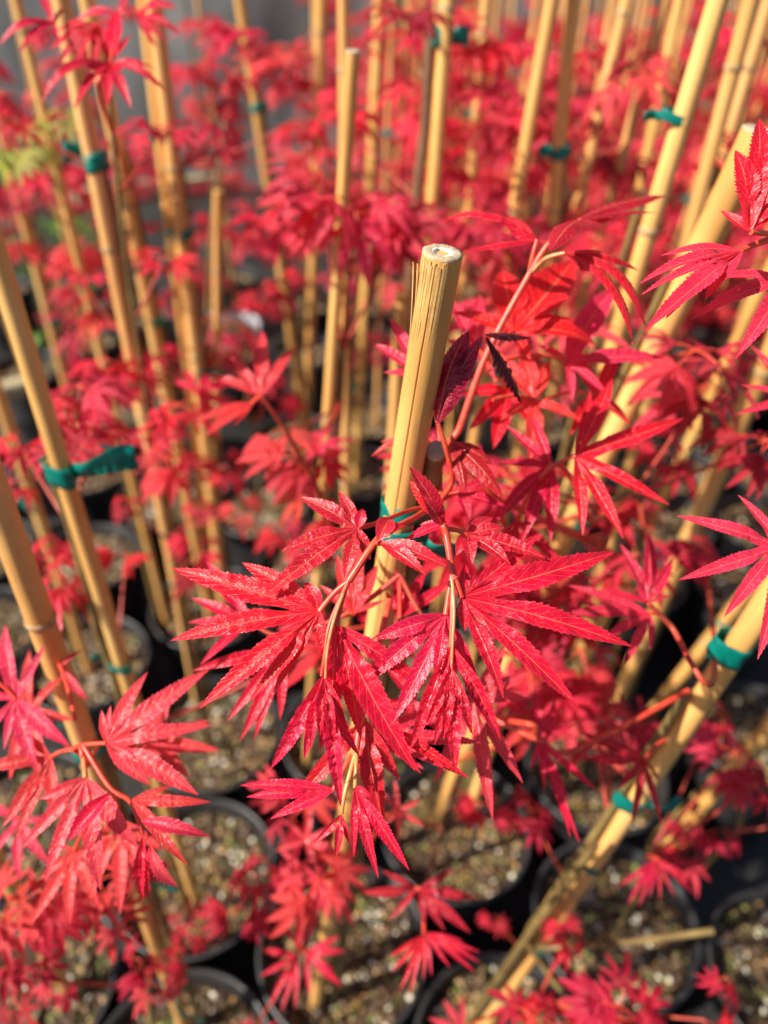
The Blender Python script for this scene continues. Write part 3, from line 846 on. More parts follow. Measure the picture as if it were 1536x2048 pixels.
def hleaf(key, base, z, tips, n=(0, .35, .93), tint=RED, petiole=None, hw=.085, bulge=.04, rows=50, hero=True, seed=1, pm=M_STALK, pr=.0007, fold=.38, pk=.014, tooth=.20):
    """base px, depth; tips [(x, y[, extra depth m][, half width])] ; the leaf plane has normal n in camera axes"""
    root = SAP[key]['root']; B = P(base[0], base[1], z); nn = camn(*n)
    lob = []
    for tp in tips:
        x, y = tp[0], tp[1]; dz = tp[2] if len(tp) > 2 else 0; h = tp[3] if len(tp) > 3 else hw
        d = ray(x, y); zz = (B-CAM).dot(nn)/d.dot(nn)
        zz = max(min(zz, z*1.3), z*.78)+dz
        bl = tp[4] if len(tp) > 4 else bulge
        lob.append((P(x, y, zz), h*.84, bl))
    mb = MB()
    leaf_geo(mb, B, lob, nn, rows, 2, tooth, fold, seed, 0, pk)
    lf = link('leaf', mb.mesh('leaf', [M_HERO if hero else M_LEAF], root.location), root, color=tint)
    if petiole is not None:
        mb = MB()
        a = P(*petiole); mb.tube(bez(a, (a+B)/2 + UP*.15*(a-B).length, B, 7), [pr*1.15]*6+[pr*1.4], 8, 0)
        link('leaf_stalk', mb.mesh('leaf_stalk', [pm], root.location), lf)
    return lf

Z = .207
K = 'front'
stub = P(868, 1010, .248)
# left stem and leaves
twig(K, [stub, P(830, 1035, .228), P(780, 1062, .211), P(749, 1086, .206), P(697, 1163, .2045)], .0010, .0011, M_STALK)
twig(K, [P(697, 1163, .2045), P(660, 1248, .2015), P(650, 1310, .200), P(643, 1352, .200)], .0007, .0005, M_STALK, 'leaf_stalk')
twig(K, [P(692, 1172, .2045), P(668, 1240, .2005), P(655, 1300, .1995), P(651, 1356, .199)], .0006, .0004, M_STALKP, 'leaf_stalk')
hleaf(K, (640, 1222), .2055, [(484, 1125, .002, .115), (344, 1137, 0, .085), (340, 1281, -.001, .082), (400, 1417, 0, .085), (499, 1403, .004, .075), (546, 1388, .006, .075), (655, 1330, .006, .13)],
      (-.15, .35, .92), RED, (697, 1163, .2045), seed=3, hw=.085)
hleaf(K, (640, 1220), .2065, [(612, 1165, -.001, .30, .15)], (0, .4, .9), CRIM, rows=12, seed=4, tooth=.1)
hleaf(K, (672, 1251), .2035, [(852, 1372, -.002, .095), (830, 1542, -.003, .098), (722, 1478, .004, .10), (640, 1500, .006, .10)],
      (.15, .10, .98), RED, (690, 1178, .2045), seed=5)
hleaf(K, (645, 1353), .200, [(540, 1538, .002, .085), (608, 1519, -.002, .09), (622, 1498, -.004, .08), (682, 1615, -.004, .075), (719, 1512, -.001, .085)],
      (0, .0, 1), RED, None, seed=6, bulge=.07, fold=.6, pk=.03, pm=M_STALKP)
hleaf(K, (648, 1356), .1985, [(640, 1470, -.001, .11), (668, 1490, -.001, .10), (690, 1440, 0, .11)],
      (0, .1, 1), CRIM, None, seed=7, bulge=.10, fold=.8, pk=.05, rows=22)
# upper left leaf
twig(K, [stub, P(815, 1022, .235), P(760, 1044, .218), P(716, 1056, .213)], .0008, .0007, M_STALK, 'leaf_stalk')
hleaf(K, (716, 1056), .213, [(678, 983, .001, .16), (601, 995, 0, .15), (561, 1104, -.002, .125), (530, 1192, -.002, .115), (689, 1156, .001, .16), (740, 1120, .004, .2)],
      (-.1, .42, .9), (.50, .006, .022), None, seed=8, fold=.25)
hleaf(K, (716, 1057), .2125, [(726, 1018, -.001, .35, .12)], (0, .4, .9), CRIM, None, rows=12, seed=9)
# small glossy curled leaf
hleaf(K, (760, 1086), .204, [(892, 1133, -.001, .15, .08), (851, 1151, -.002, .16, .10)], (0, .55, .84), (.70, .016, .028), (748, 1086, .206), seed=10, fold=.5, rows=24)
hleaf(K, (756, 1083), .2035, [(779, 1037, 0, .35, .22)], (.2, .6, .8), (.72, .02, .03), None, rows=16, seed=11, tooth=.12)
hleaf(K, (762, 1078), .204, [(812, 1052, .001, .20, .18)], (.0, .7, .7), RED, None, rows=16, seed=12, tooth=.12)
# bud pair standing up
hleaf(K, (887, 1049), .206, [(819, 933, .0, .15, .06), (843, 990, -.003, .22, .12)], (.35, -.1, .93), (.50, .006, .02), None, seed=13, rows=24, fold=.5)
hleaf(K, (889, 1048), .207, [(819, 962, -.002, .17, .08)], (-.25, .2, .95), (.66, .01, .022), None, seed=14, rows=24, fold=.4)
hleaf(K, (893, 1044), .209, [(840, 1050, .003, .16), (812, 1080, .003, .14)], (0, .5, .8), RED, None, rows=16, seed=15)
# right stem
twig(K, [stub, P(872, 1040, .235), P(884, 1046, .210), P(893, 1072, .2075), P(905, 1142, .2055), P(911, 1158, .205)], .0010, .0011, M_STALK)
twig(K, [P(906, 1142, .2055), P(904, 1200, .203), P(903, 1250, .201), P(901, 1292, .200)], .0007, .0005, M_STALK, 'leaf_stalk')
twig(K, [P(903, 1146, .2055), P(908, 1220, .2015), P(905, 1290, .1995), P(902, 1345, .1985)], .0006, .0004, M_STALKP, 'leaf_stalk')
hleaf(K, (923, 1195), .205, [(930, 1128, .001, .20), (1082, 1064, .001, .085), (1229, 1104, .001, .090), (1265, 1294, 0, .075), (1157, 1413, -.001, .082), (1007, 1396, -.001, .095), (930, 1262, .001, .20)],
      (.12, .32, .94), RED, (911, 1158, .205), seed=16)
hleaf(K, (892, 1229), .2035, [(744, 1278, .001, .13), (722, 1372, .003, .10), (783, 1448, .002, .09), (868, 1372, -.001, .10), (960, 1370, .006, .09)],
      (-.05, .25, .96), CRIM, (906, 1142, .2055), seed=17)
hleaf(K, (902, 1292), .200, [(820, 1499, 0, .085), (868, 1490, -.002, .075), (911, 1549, -.003, .08), (1001, 1480, .002, .085)],
      (0, .05, 1), RED, None, seed=18, bulge=.07, fold=.6, pk=.03)
hleaf(K, (903, 1335), .198, [(852, 1450, 0, .10), (886, 1478, -.001, .09), (945, 1470, 0, .09)],
      (0, .1, 1), CRIM, None, seed=19, bulge=.1, fold=.8, pk=.05, rows=22)
# right crumpled small leaf
twig(K, [P(889, 1058, .208), P(912, 1060, .210), P(935, 1070, .211)], .0008, .0006, M_STALK, 'leaf_stalk')
hleaf(K, (935, 1068), .211, [(986, 1035, .001, .22, .08), (1009, 1055, 0, .20, .08), (1090, 1116, 0, .13, .03), (1020, 1128, -.001, .17), (944, 1128, -.002, .24, .1), (912, 1112, -.001, .24, .1)],
      (0, .5, .86), (.64, .012, .024), None, seed=20, fold=.45, pk=.03)
# lower group a little deeper
twig(K, [P(780, 1200, .250), P(748, 1330, .236), P(722, 1440, .229), P(713, 1500, .226)], .0012, .0010, M_STALK)
twig(K, [P(713, 1500, .226), P(698, 1555, .222), P(688, 1595, .220), P(683, 1628, .220)], .0008, .0006, M_STALKP, 'leaf_stalk')
twig(K, [P(714, 1500, .226), P(712, 1540, .222), P(710, 1575, .221)], .0007, .0006, M_STALKP, 'leaf_stalk')
hleaf(K, (668, 1580), .222, [(480, 1571, 0, .075), (492, 1594, .001, .08), (540, 1638, .001, .10)], (0, .5, .86), RED, (705, 1510, .226), seed=21, fold=.4)
hleaf(K, (710, 1573), .220, [(744, 1594, -.002, .25, .2), (819, 1742, 0, .075), (757, 1757, -.001, .07), (707, 1715, 0, .07), (808, 1720, .004, .08)], (0, .15, .98), RED, None, seed=22, fold=.5, tooth=.34)
hleaf(K, (683, 1628), .220, [(628, 1685, .001, .10), (672, 1715, 0, .12), (700, 1690, .001, .10)], (0, .1, 1), CRIM, None, seed=23, fold=.6)
hleaf(K, (730, 1440), .232, [(605, 1567, .002, .09), (590, 1600, .002, .085), (768, 1652, .001, .13), (800, 1560, .002, .12)], (0, .2, .97), (.60, .012, .03), (722, 1440, .231), seed=24)
hleaf(K, (752, 1470), .236, [(962, 1486, .002, .08), (880, 1425, .004, .11), (938, 1556, 0, .07), (850, 1540, 0, .09)], (0, .6, .8), PINK, (735, 1420, .236), seed=25)
hleaf(K, (750, 1440), .205, [(938, 1557, .002, .06), (842, 1548, .002, .08)], (0, .3, .95), RED, None, seed=26)
# dimmer leaves of the same plant behind
twig(K, [P(800, 1150, .262), P(690, 1230, .262), P(560, 1270, .262), P(500, 1240, .264)], .0011, .0007, M_TWIG)
hleaf(K, (500, 1240), .264, [(413, 1123, 0, .11), (383, 1196, .002, .10), (376, 1245, 0, .10), (400, 1330, 0, .09)], (0, .5, .86), RED, None, hero=False, seed=27)
hleaf(K, (565, 1300), .262, [(384, 1342, 0, .075), (454, 1442, 0, .08), (480, 1482, 0, .075), (508, 1480, 0, .07), (560, 1440, 0, .09)], (0, .2, .97), RED, (560, 1270, .262), hero=False, seed=28)
hleaf(K, (707, 1226), .255, [(672, 1110, 0, .12), (720, 1090, 0, .13), (756, 1130, 0, .14), (640, 1170, 0, .12), (770, 1200, 0, .10)], (0, .5, .86), SALM, (690, 1230, .262), hero=False, seed=29)
hleaf(K, (800, 1235), .262, [(852, 1140, 0, .12), (905, 1160, 0, .1), (790, 1140, 0, .12), (770, 1180, 0, .12)], (0, .5, .86), RED, (800, 1150, .262), hero=False, seed=30)
twig(K, [P(800, 1150, .262), P(860, 1260, .258), P(930, 1340, .256), P(948, 1395, .255)], .0010, .0008, M_TWIG)
hleaf(K, (948, 1395), .255, [(1010, 1290, 0, .12), (1062, 1340, 0, .11), (1072, 1392, 0, .11), (1045, 1566, 0, .085), (985, 1640, 0, .08), (868, 1566, 0, .09), (890, 1400, 0, .12)], (0, .3, .95), SALM, None, hero=False, seed=31)
hleaf(K, (828, 1400), .262, [(770, 1330, 0, .13), (740, 1420, 0, .12), (790, 1500, 0, .12), (900, 1480, 0, .12)], (0, .4, .9), CRIM, (860, 1260, .258), hero=False, seed=32)
# withered dark leaf right of the cane
twig(K, [P(880, 1000, .252), P(905, 960, .244), P(893, 900, .236), P(876, 846, .232)], .0010, .0008, M_STALK)
hleaf(K, (876, 846), .230, [(938, 655, 0, .20, .14), (965, 672, -.001, .15, .10)], (-.4, .0, .9), (.30, .006, .03), None, seed=33, fold=-.5, tooth=.06, pk=.05, pr=.001)
hleaf(K, (972, 672), .229, [(1044, 808, 0, .10, .06)], (.7, .1, .7), PURP, None, seed=34, fold=-.9, rows=24, pk=.06, tooth=.5)
hleaf(K, (968, 668), .229, [(1062, 676, 0, .12, .06)], (.3, .6, .7), PURP, None, seed=35, fold=-.9, rows=20, pk=.05)
# leaf tips left of the cane and hooked one
twig(K, [P(880, 1000, .252), P(880, 880, .262), P(862, 780, .266), P(842, 748, .266)], .0009, .0007, M_TWIG)
hleaf(K, (842, 750), .266, [(778, 636, 0, .11), (744, 687, 0, .12), (767, 745, 0, .12), (880, 640, 0, .12), (920, 720, 0, .12)], (0, .35, .93), PINK, None, hero=False, seed=36)
hleaf(K, (862, 880), .268, [(742, 914, .0, .09, .22), (760, 885, .003, .09, .1)], (0, .5, .8), ORNG, (880, 905, .262), hero=False, seed=37)
hleaf(K, (905, 885), .245, [(1008, 1000, 0, .14, .1), (985, 930, 0, .2, .1), (930, 985, 0, .16, .1)], (0, .4, .9), (.50, .012, .03), (885, 930, .250), hero=True, seed=38, fold=-.3)
hleaf(K, (918, 985), .252, [(985, 955, 0, .15), (1010, 1012, 0, .14), (940, 1040, 0, .18)], (0, .5, .8), CRIM, (884, 1000, .252), hero=False, seed=39)

# the plant right of the cane (arching top sprig, broad backlit leaves)
K = 'c21'
base21 = SAP[K]['pts'][-1]
s0 = P(905, 905, .272)
twig(K, [P(1175, 1080, .30), P(1010, 1000, .285), s0, P(922, 850, .268), P(975, 705, .262), P(1058, 550, .256)], .0017, .0012, M_STALK)
twig(K, [SAP[K]['pts'][7], P(1185, 1110, .31), P(1175, 1080, .30)], .0022, .0022, M_TWIG)
twig(K, [P(1058, 550, .256), P(1066, 510, .254), P(1074, 480, .253)], .0009, .0008, M_STALK, 'leaf_stalk')
twig(K, [P(1058, 550, .256), P(1100, 485, .252), P(1162, 440, .250)], .0012, .0009, M_STALK, 'leaf_stalk')
twig(K, [P(1058, 550, .256), P(1090, 518, .252), P(1130, 506, .248)], .0008, .0007, M_STALKP, 'leaf_stalk')
hleaf(K, (1074, 480), .253, [(863, 455, .004, .085, .19), (924, 504, .002, .095, .03), (1000, 440, .004, .10, .15), (1130, 492, .003, .15)], (0, .72, .69), CRIM, None, seed=41, fold=-.35, tooth=.14)
hleaf(K, (1162, 438), .250, [(1335, 393, 0, .07, .03), (1316, 425, 0, .06, .02), (1240, 420, .003, .10, -.05), (1100, 502, .004, .12)], (.1, .78, .6), (.50, .008, .022), None, seed=42, fold=-.3)
hleaf(K, (1130, 506), .247, [(1276, 542, 0, .12, .12), (1291, 662, 0, .09, .20), (1264, 690, .001, .075, .16)], (.3, .55, .78), (.66, .012, .04), None, seed=43, fold=-.35, tooth=.14)
hleaf(K, (1026, 665), .275, [(905, 624, 0, .15), (1004, 542, .0, .24), (1145, 522, .0, .22), (1150, 640, .0, .2), (1192, 690, .002, .16, .15), (1060, 720, .002, .2)], (0, .5, .86), (.74, .014, .034), (1000, 690, .262), hero=False, seed=44, tooth=.12)
hleaf(K, (1135, 722), .285, [(1326, 715, 0, .11, .05), (1232, 572, 0, .14), (1150, 640, 0, .14), (1075, 690, 0, .14), (1145, 800, 0, .12), (1215, 790, 0, .12)], (0, .4, .92), PINK, (1010, 720, .272), hero=False, seed=45, tooth=.12)
hleaf(K, (1070, 800), .285, [(985, 700, 0, .15), (1040, 690, 0, .16), (1100, 720, 0, .15), (1000, 840, 0, .15), (1060, 920, 0, .15), (1160, 840, 0, .14)], (0, .4, .92), SALM, (985, 800, .275), hero=False, seed=46, tooth=.12)
hleaf(K, (1020, 780), .30, [(920, 790, 0, .16), (940, 860, 0, .15), (985, 900, 0, .15), (1090, 880, 0, .15)], (0, .4, .92), RED, (990, 760, .28), hero=False, seed=47, tooth=.12)
hleaf(K, (955, 700), .29, [(900, 600, 0, .14), (960, 590, 0, .14), (890, 680, 0, .16), (990, 760, 0, .16)], (0, .4, .92), PINK, (980, 740, .272), hero=False, seed=48, tooth=.12)
hleaf(K, (1190, 790), .30, [(1240, 690, 0, .12), (1140, 700, 0, .14), (1260, 850, 0, .13), (1140, 870, 0, .14)], (0, .4, .92), RED, (1090, 800, .285), hero=False, seed=49, tooth=.12)

K = 'c33'
twig(K, [SAP[K]['pts'][-3], P(1190, 1040, .30), P(1160, 990, .275), P(1120, 930, .265), P(1080, 955, .266)], .0013, .0008, M_STALK)
hleaf(K, (1151, 912), .262, [(1225, 756, 0, .095), (1180, 780, .002, .07), (1368, 836, 0, .085), (1338, 1010, 0, .085), (1246, 1078, 0, .095), (1165, 1070, 0, .09)], (0, .4, .92), RED, (1080, 955, .266), hero=True, seed=51, tooth=.14)
hleaf(K, (1102, 928), .272, [(1010, 850, 0, .10), (995, 925, 0, .10), (985, 1050, 0, .09), (1040, 1090, 0, .09), (1100, 1085, 0, .10), (1060, 830, 0, .10)], (0, .4, .92), CRIM, (1085, 955, .266), hero=False, seed=52, tooth=.14)
hleaf(K, (1035, 1040), .29, [(985, 1100, 0, .10), (1020, 1140, 0, .11), (1090, 1110, 0, .10), (1130, 1140, 0, .10)], (0, .4, .92), CRIM, (1085, 955, .266), hero=False, seed=53, tooth=.14)

K = 'c22'
twig(K, [SAP[K]['pts'][-4], P(1430, 1340, .30), P(1340, 1250, .29), P(1297, 1207, .285)], .0013, .0010, M_TWIG)
hleaf(K, (1297, 1205), .285, [(1198, 1174, 0, .08), (1237, 1084, 0, .09), (1296, 1060, 0, .10), (1346, 1118, 0, .10), (1340, 1190, 0, .1)], (0, .4, .92), CRIM, None, hero=False, seed=54, tooth=.14)
hleaf(K, (1300, 1228), .285, [(1123, 1230, 0, .085), (1135, 1170, 0, .08), (1202, 1282, 0, .10), (1300, 1300, 0, .10), (1250, 1330, 0, .09)], (0, .5, .86), PINK, (1320, 1228, .288), hero=False, seed=55, tooth=.14)

K = 'c26'
rt = SAP[K]['pts'][-1]
twig(K, [rt, P(1680, 480, .24), P(1620, 474, .225), P(1545, 478, .215), P(1482, 500, .212)], .0014, .0009, M_STALK)
twig(K, [P(1620, 474, .225), P(1560, 470, .212), P(1502, 464, .205)], .0009, .0008, M_STALK, 'leaf_stalk')
twig(K, [P(1680, 480, .24), P(1640, 520, .232), P(1570, 560, .225)], .0010, .0008, M_STALK, 'leaf_stalk')
hleaf(K, (1500, 463), .205, [(1441, 421, .001, .14), (1517, 236, 0, .10, .08), (1470, 300, -.001, .13, .10), (1552, 255, 0, .13, .08), (1590, 360, 0, .13), (1545, 430, .002, .15)], (-.25, .25, .93), (.66, .008, .02), None, seed=56, fold=.5, tooth=.3)
hleaf(K, (1482, 502), .211, [(1320, 512, 0, .09, .05), (1277, 569, 0, .075, .07), (1282, 590, -.001, .06, .06), (1286, 665, -.001, .075, .05), (1330, 640, 0, .07), (1410, 600, 0, .11)], (-.1, .6, .8), PINK, None, seed=57, fold=.45)
hleaf(K, (1580, 560), .225, [(1382, 640, 0, .085, .09), (1400, 560, .001, .08, .05), (1470, 718, 0, .09, .1), (1540, 760, 0, .1)], (0, .5, .86), PINK, None, seed=58, fold=.4, tooth=.2)
hleaf(K, (1560, 1092), .222, [(1475, 990, 0, .10), (1353, 1032, 0, .085), (1356, 1160, 0, .075), (1448, 1234, 0, .085), (1514, 1319, 0, .08)], (0, .4, .9), PINK, (1640, 1000, .24), seed=59, tooth=.2)
twig(K, [P(1680, 480, .24), P(1700, 740, .25), P(1640, 1000, .24)], .0011, .0008, M_TWIG)
hleaf(K, (1590, 800), .27, [(1480, 770, 0, .08), (1470, 830, 0, .08), (1500, 690, 0, .08), (1530, 900, 0, .08)], (0, .4, .9), PINK, (1700, 740, .25), hero=False, seed=60)

K = 'c12'
twig(K, [P(185, 1520, 0.2668), P(150, 1500, 0.2622), P(165, 1490, 0.2576), P(213, 1486, 0.2530)], .0010, .0007, M_STALK)
twig(K, [SAP[K]['pts'][-1], P(175, 1530, 0.2640), P(165, 1490, 0.2576), P(220, 1575, 0.2502), P(262, 1605, 0.2484), P(286, 1672, 0.2466)], .0011, .0007, M_STALK)
hleaf(K, (213, 1486), 0.2530, [(203, 1420, 0, .14), (222, 1410, 0, .10), (295, 1344, 0, .11), (419, 1338, 0, .10), (425, 1450, 0, .085), (397, 1590, 0, .11), (300, 1570, 0, .15)], (0, .45, .9), SALM, None, seed=61, tooth=.18)
hleaf(K, (171, 1556), 0.2502, [(79, 1598, 0, .14), (41, 1700, 0, .09), (89, 1765, 0, .085), (200, 1780, 0, .11), (275, 1695, 0, .13)], (0, .3, .95), SALM, (165, 1500, 0.2576), seed=62, tooth=.18, pm=M_STALKP)
hleaf(K, (263, 1600), 0.2466, [(422, 1604, 0, .085), (375, 1731, 0, .08), (345, 1570, .001, .1), (330, 1660, 0, .1)], (0, .45, .9), (.60, .03, .03), None, seed=63, tooth=.18)
hleaf(K, (222, 1586), 0.2429, [(137, 1682, 0, .17, .12)], (0, .4, .9), CRIM, None, seed=64, fold=.7, rows=20)
hleaf(K, (282, 1642), 0.2410, [(419, 1674, 0, .11, .13)], (0, .6, .8), (.62, .02, .06), None, seed=65, fold=.7, rows=24)
hleaf(K, (286, 1672), 0.2447, [(286, 1800, 0, .10, .05), (300, 1785, 0, .09, .05)], (0, .1, 1), RED, None, seed=66, fold=.9, rows=24, tooth=.5)
hleaf(K, (300, 1690), 0.2447, [(357, 1774, 0, .14, .18), (320, 1735, 0, .25, .2)], (0, .2, 1), SALM, None, seed=67, fold=.7, rows=24, tooth=.5)
hleaf(K, (32, 1398), 0.2760, [(-60, 1380, 0, .11), (10, 1250, 0, .11), (90, 1290, 0, .10), (-40, 1480, 0, .11), (8, 1500, 0, .11), (76, 1538, 0, .12), (140, 1493, 0, .12)], (0, .4, .9), PINK, (-30, 1350, 0.2760), hero=False, seed=68)
hleaf(K, (102, 1515), 0.2686, [(60, 1470, 0, .14), (-40, 1540, 0, .12), (5, 1655, 0, .12), (30, 1680, 0, .1), (110, 1640, 0, .13)], (0, .4, .9), (.66, .04, .045), (150, 1500, 0.2622), hero=False, seed=69)
hleaf(K, (120, 1330), 0.3128, [(60, 1220, 0, .12), (118, 1190, 0, .11), (165, 1300, 0, .11), (175, 1400, 0, .12)], (0, .4, .9), PINK, (150, 1440, 0.2852), hero=False, seed=70)
hleaf(K, (150, 1700), 0.3036, [(80, 1760, 0, .12), (60, 1850, 0, .10), (140, 1850, 0, .11), (200, 1820, 0, .11), (230, 1740, 0, .12), (100, 1690, 0, .12)], (0, .4, .9), SALM, (200, 1640, 0.2668), hero=False, seed=71)
hleaf(K, (310, 1480), 0.3036, [(340, 1380, 0, .12), (420, 1440, 0, .11), (440, 1500, 0, .11), (380, 1560, 0, .11)], (0, .4, .9), SALM, (250, 1530, 0.2668), hero=False, seed=72)

hleaf(K, (60, 1420), .31, [(0, 1330, 0, .12), (60, 1300, 0, .11), (130, 1350, 0, .11), (150, 1440, 0, .11), (20, 1560, 0, .11), (90, 1580, 0, .11)], (0, .4, .9), SALM, (140, 1500, .29), hero=False, seed=73)
hleaf(K, (240, 1640), .30, [(150, 1720, 0, .11), (180, 1800, 0, .10), (240, 1830, 0, .10), (300, 1780, 0, .10), (330, 1700, 0, .11)], (0, .4, .9), SALM, (220, 1575, .27), hero=False, seed=74)
hleaf(K, (40, 1640), .32, [(-30, 1600, 0, .11), (-20, 1720, 0, .11), (40, 1760, 0, .11), (100, 1730, 0, .11), (110, 1640, 0, .11)], (0, .4, .9), PINK, (100, 1560, .29), hero=False, seed=75)
hleaf(K, (250, 1500), .29, [(260, 1400, 0, .11), (330, 1420, 0, .10), (390, 1500, 0, .10), (340, 1560, 0, .10)], (0, .4, .9), SALM, (213, 1486, .253), hero=False, seed=76)

def far_leaf(key, base, z, tips, stalk, tint, seed, n=(0, .4, .92), hw=.10, bulge=.05, fold=.3):
    hleaf(key, base, z, tips, n, tint, stalk, hw=hw, bulge=bulge, rows=26, hero=False, seed=seed, tooth=.16, fold=fold, pr=.0008)
twig('second', [P(640, 985, .42), P(620, 950, .40), P(570, 860, .375), P(523, 791, .36)], .0014, .0010)
twig('second', [SAP['second']['pts'][8], P(640, 985, .42)], .0016, .0014)
far_leaf('second', (523, 791), .36, [(414, 752), (461, 713, 0, .11), (525, 662, 0, .11), (590, 694, 0, .10)], None, SALM, 201)
far_leaf('second', (504, 807), .365, [(395, 842, 0, .13), (410, 873, 0, .13), (470, 850, 0, .12)], (523, 791, .36), SALM, 202, (0, .6, .8))
twig('c7', [SAP['c7']['pts'][-2], P(207, 210, .37), P(214, 150, .355), P(222, 128, .35)], .0014, .0010, M_STALK)
far_leaf('c7', (222, 128), .35, [(82, 214, 0, .085, .2), (150, 222, 0, .085, .1), (215, 215, -.003, .10, .05), (262, 216, 0, .10, .06), (332, 184, 0, .085, .16), (310, 140, 0, .08, .12)], None, CRIM, 203, (0, .3, .95))
far_leaf('c7', (228, 118), .352, [(236, 20, 0, .11), (212, 60, 0, .10), (262, 70, 0, .10)], None, RED, 204)
far_leaf('c9', (108, 45), .36, [(0, 92, 0, .11, .16), (42, 108, 0, .11, .1), (80, -20, 0, .10), (120, 85, 0, .1)], (125, 20, .37), CRIM, 205, (0, .3, .95), .08)
far_leaf('c7', (238, 32), .37, [(146, 48, 0, .10, .12), (175, 20, 0, .10, .1), (260, -20, 0, .1), (235, 80, 0, .1)], (222, 128, .35), PINK, 206, (0, .3, .95), .08)
far_leaf('free2', (832, 1777), .36, [(765, 1741), (723, 1784), (777, 1841)], (842, 1800, .385), DEEP, 207)
far_leaf('free2', (838, 1778), .36, [(908, 1737), (951, 1796), (941, 1866), (890, 1862), (848, 1850, 0, .12, .1)], (842, 1800, .385), DEEP, 208)
twig('free2', [P(838, 1778, .375), P(846, 1830, .372), P(848, 1868, .37)], .0010, .0008, M_STALK)
far_leaf('free2', (848, 1870), .36, [(779, 1913, 0, .07), (781, 1944, 0, .06), (799, 1982, 0, .055), (820, 1989, 0, .055), (846, 1960, 0, .06)], None, RED, 209, (0, .5, .86), fold=.5)
far_leaf('free2', (853, 1866), .36, [(863, 1952, 0, .06), (900, 1935, 0, .07), (949, 1944, 0, .055), (959, 1925, 0, .055), (961, 1905, 0, .055), (926, 1882, 0, .07)], None, RED, 210, (0, .5, .86), fold=.5)
far_leaf('free3', (594, 1913), .44, [(523, 1898), (520, 1952, 0, .08), (539, 2015, 0, .07), (562, 2025, 0, .06), (590, 2019, 0, .07)], (600, 1900, .47), RED, 211, (0, .5, .86))
far_leaf('free3', (613, 1905), .44, [(682, 1870), (691, 1902), (668, 1941), (684, 1972), (620, 1990)], (600, 1900, .47), RED, 212, (0, .5, .86))
far_leaf('free3', (600, 1890), .45, [(540, 1830, 0, .07), (585, 1840, 0, .08), (640, 1830, 0, .08)], (600, 1900, .47), CRIM, 213)
far_leaf('front', (797, 1624), .36, [(770, 1648), (760, 1580), (789, 1558), (846, 1593), (848, 1653), (797, 1683)], (740, 1690, .42), SALM, 214)
far_leaf('front', (613, 1683), .38, [(551, 1702, 0, .11), (582, 1651, 0, .11), (625, 1610, 0, .11), (680, 1650, 0, .11), (690, 1710, 0, .11), (640, 1750, 0, .11)], (700, 1740, .44), SALM, 215)
far_leaf('front', (640, 1760), .42, [(560, 1700, 0, .09), (570, 1760, 0, .1), (610, 1830, 0, .11), (660, 1840, 0, .11), (690, 1790, 0, .1)], (700, 1760, .44), SALM, 216)
far_leaf('free0', (1309, 1719), .42, [(1237, 1771, 0, .06), (1255, 1809, 0, .055), (1277, 1813, 0, .05), (1297, 1795, 0, .055)], (1290, 1720, .45), CRIM, 217, (0, .6, .8))
far_leaf('free0', (1315, 1719), .42, [(1320, 1800, 0, .06), (1349, 1795, 0, .055), (1387, 1788, 0, .055), (1391, 1767, 0, .06)], (1290, 1720, .45), CRIM, 218, (0, .6, .8))
twig('c23', [SAP['c23']['pts'][-1], P(1150, 1500, .31), P(1078, 1480, .30), P(980, 1435, .31)], .0014, .0010, M_STALK)
far_leaf('c23', (1078, 1480), .30, [(1060, 1540), (1088, 1582, 0, .08), (1138, 1605, 0, .07), (1140, 1674, 0, .05), (1160, 1687, 0, .045), (1195, 1582, 0, .06)], None, RED, 219, (0, .3, .95))
far_leaf('c23', (1085, 1474), .305, [(1073, 1378, 0, .11), (1110, 1398, 0, .11), (1150, 1450, 0, .10)], None, CRIM, 220)
far_leaf('c23', (1288, 1520), .32, [(1158, 1465), (1163, 1516), (1233, 1580), (1263, 1652, 0, .07), (1298, 1582, 0, .08), (1325, 1652, 0, .065), (1320, 1560, 0, .1)], (1330, 1480, .33), DEEP, 221, (0, .4, .9))

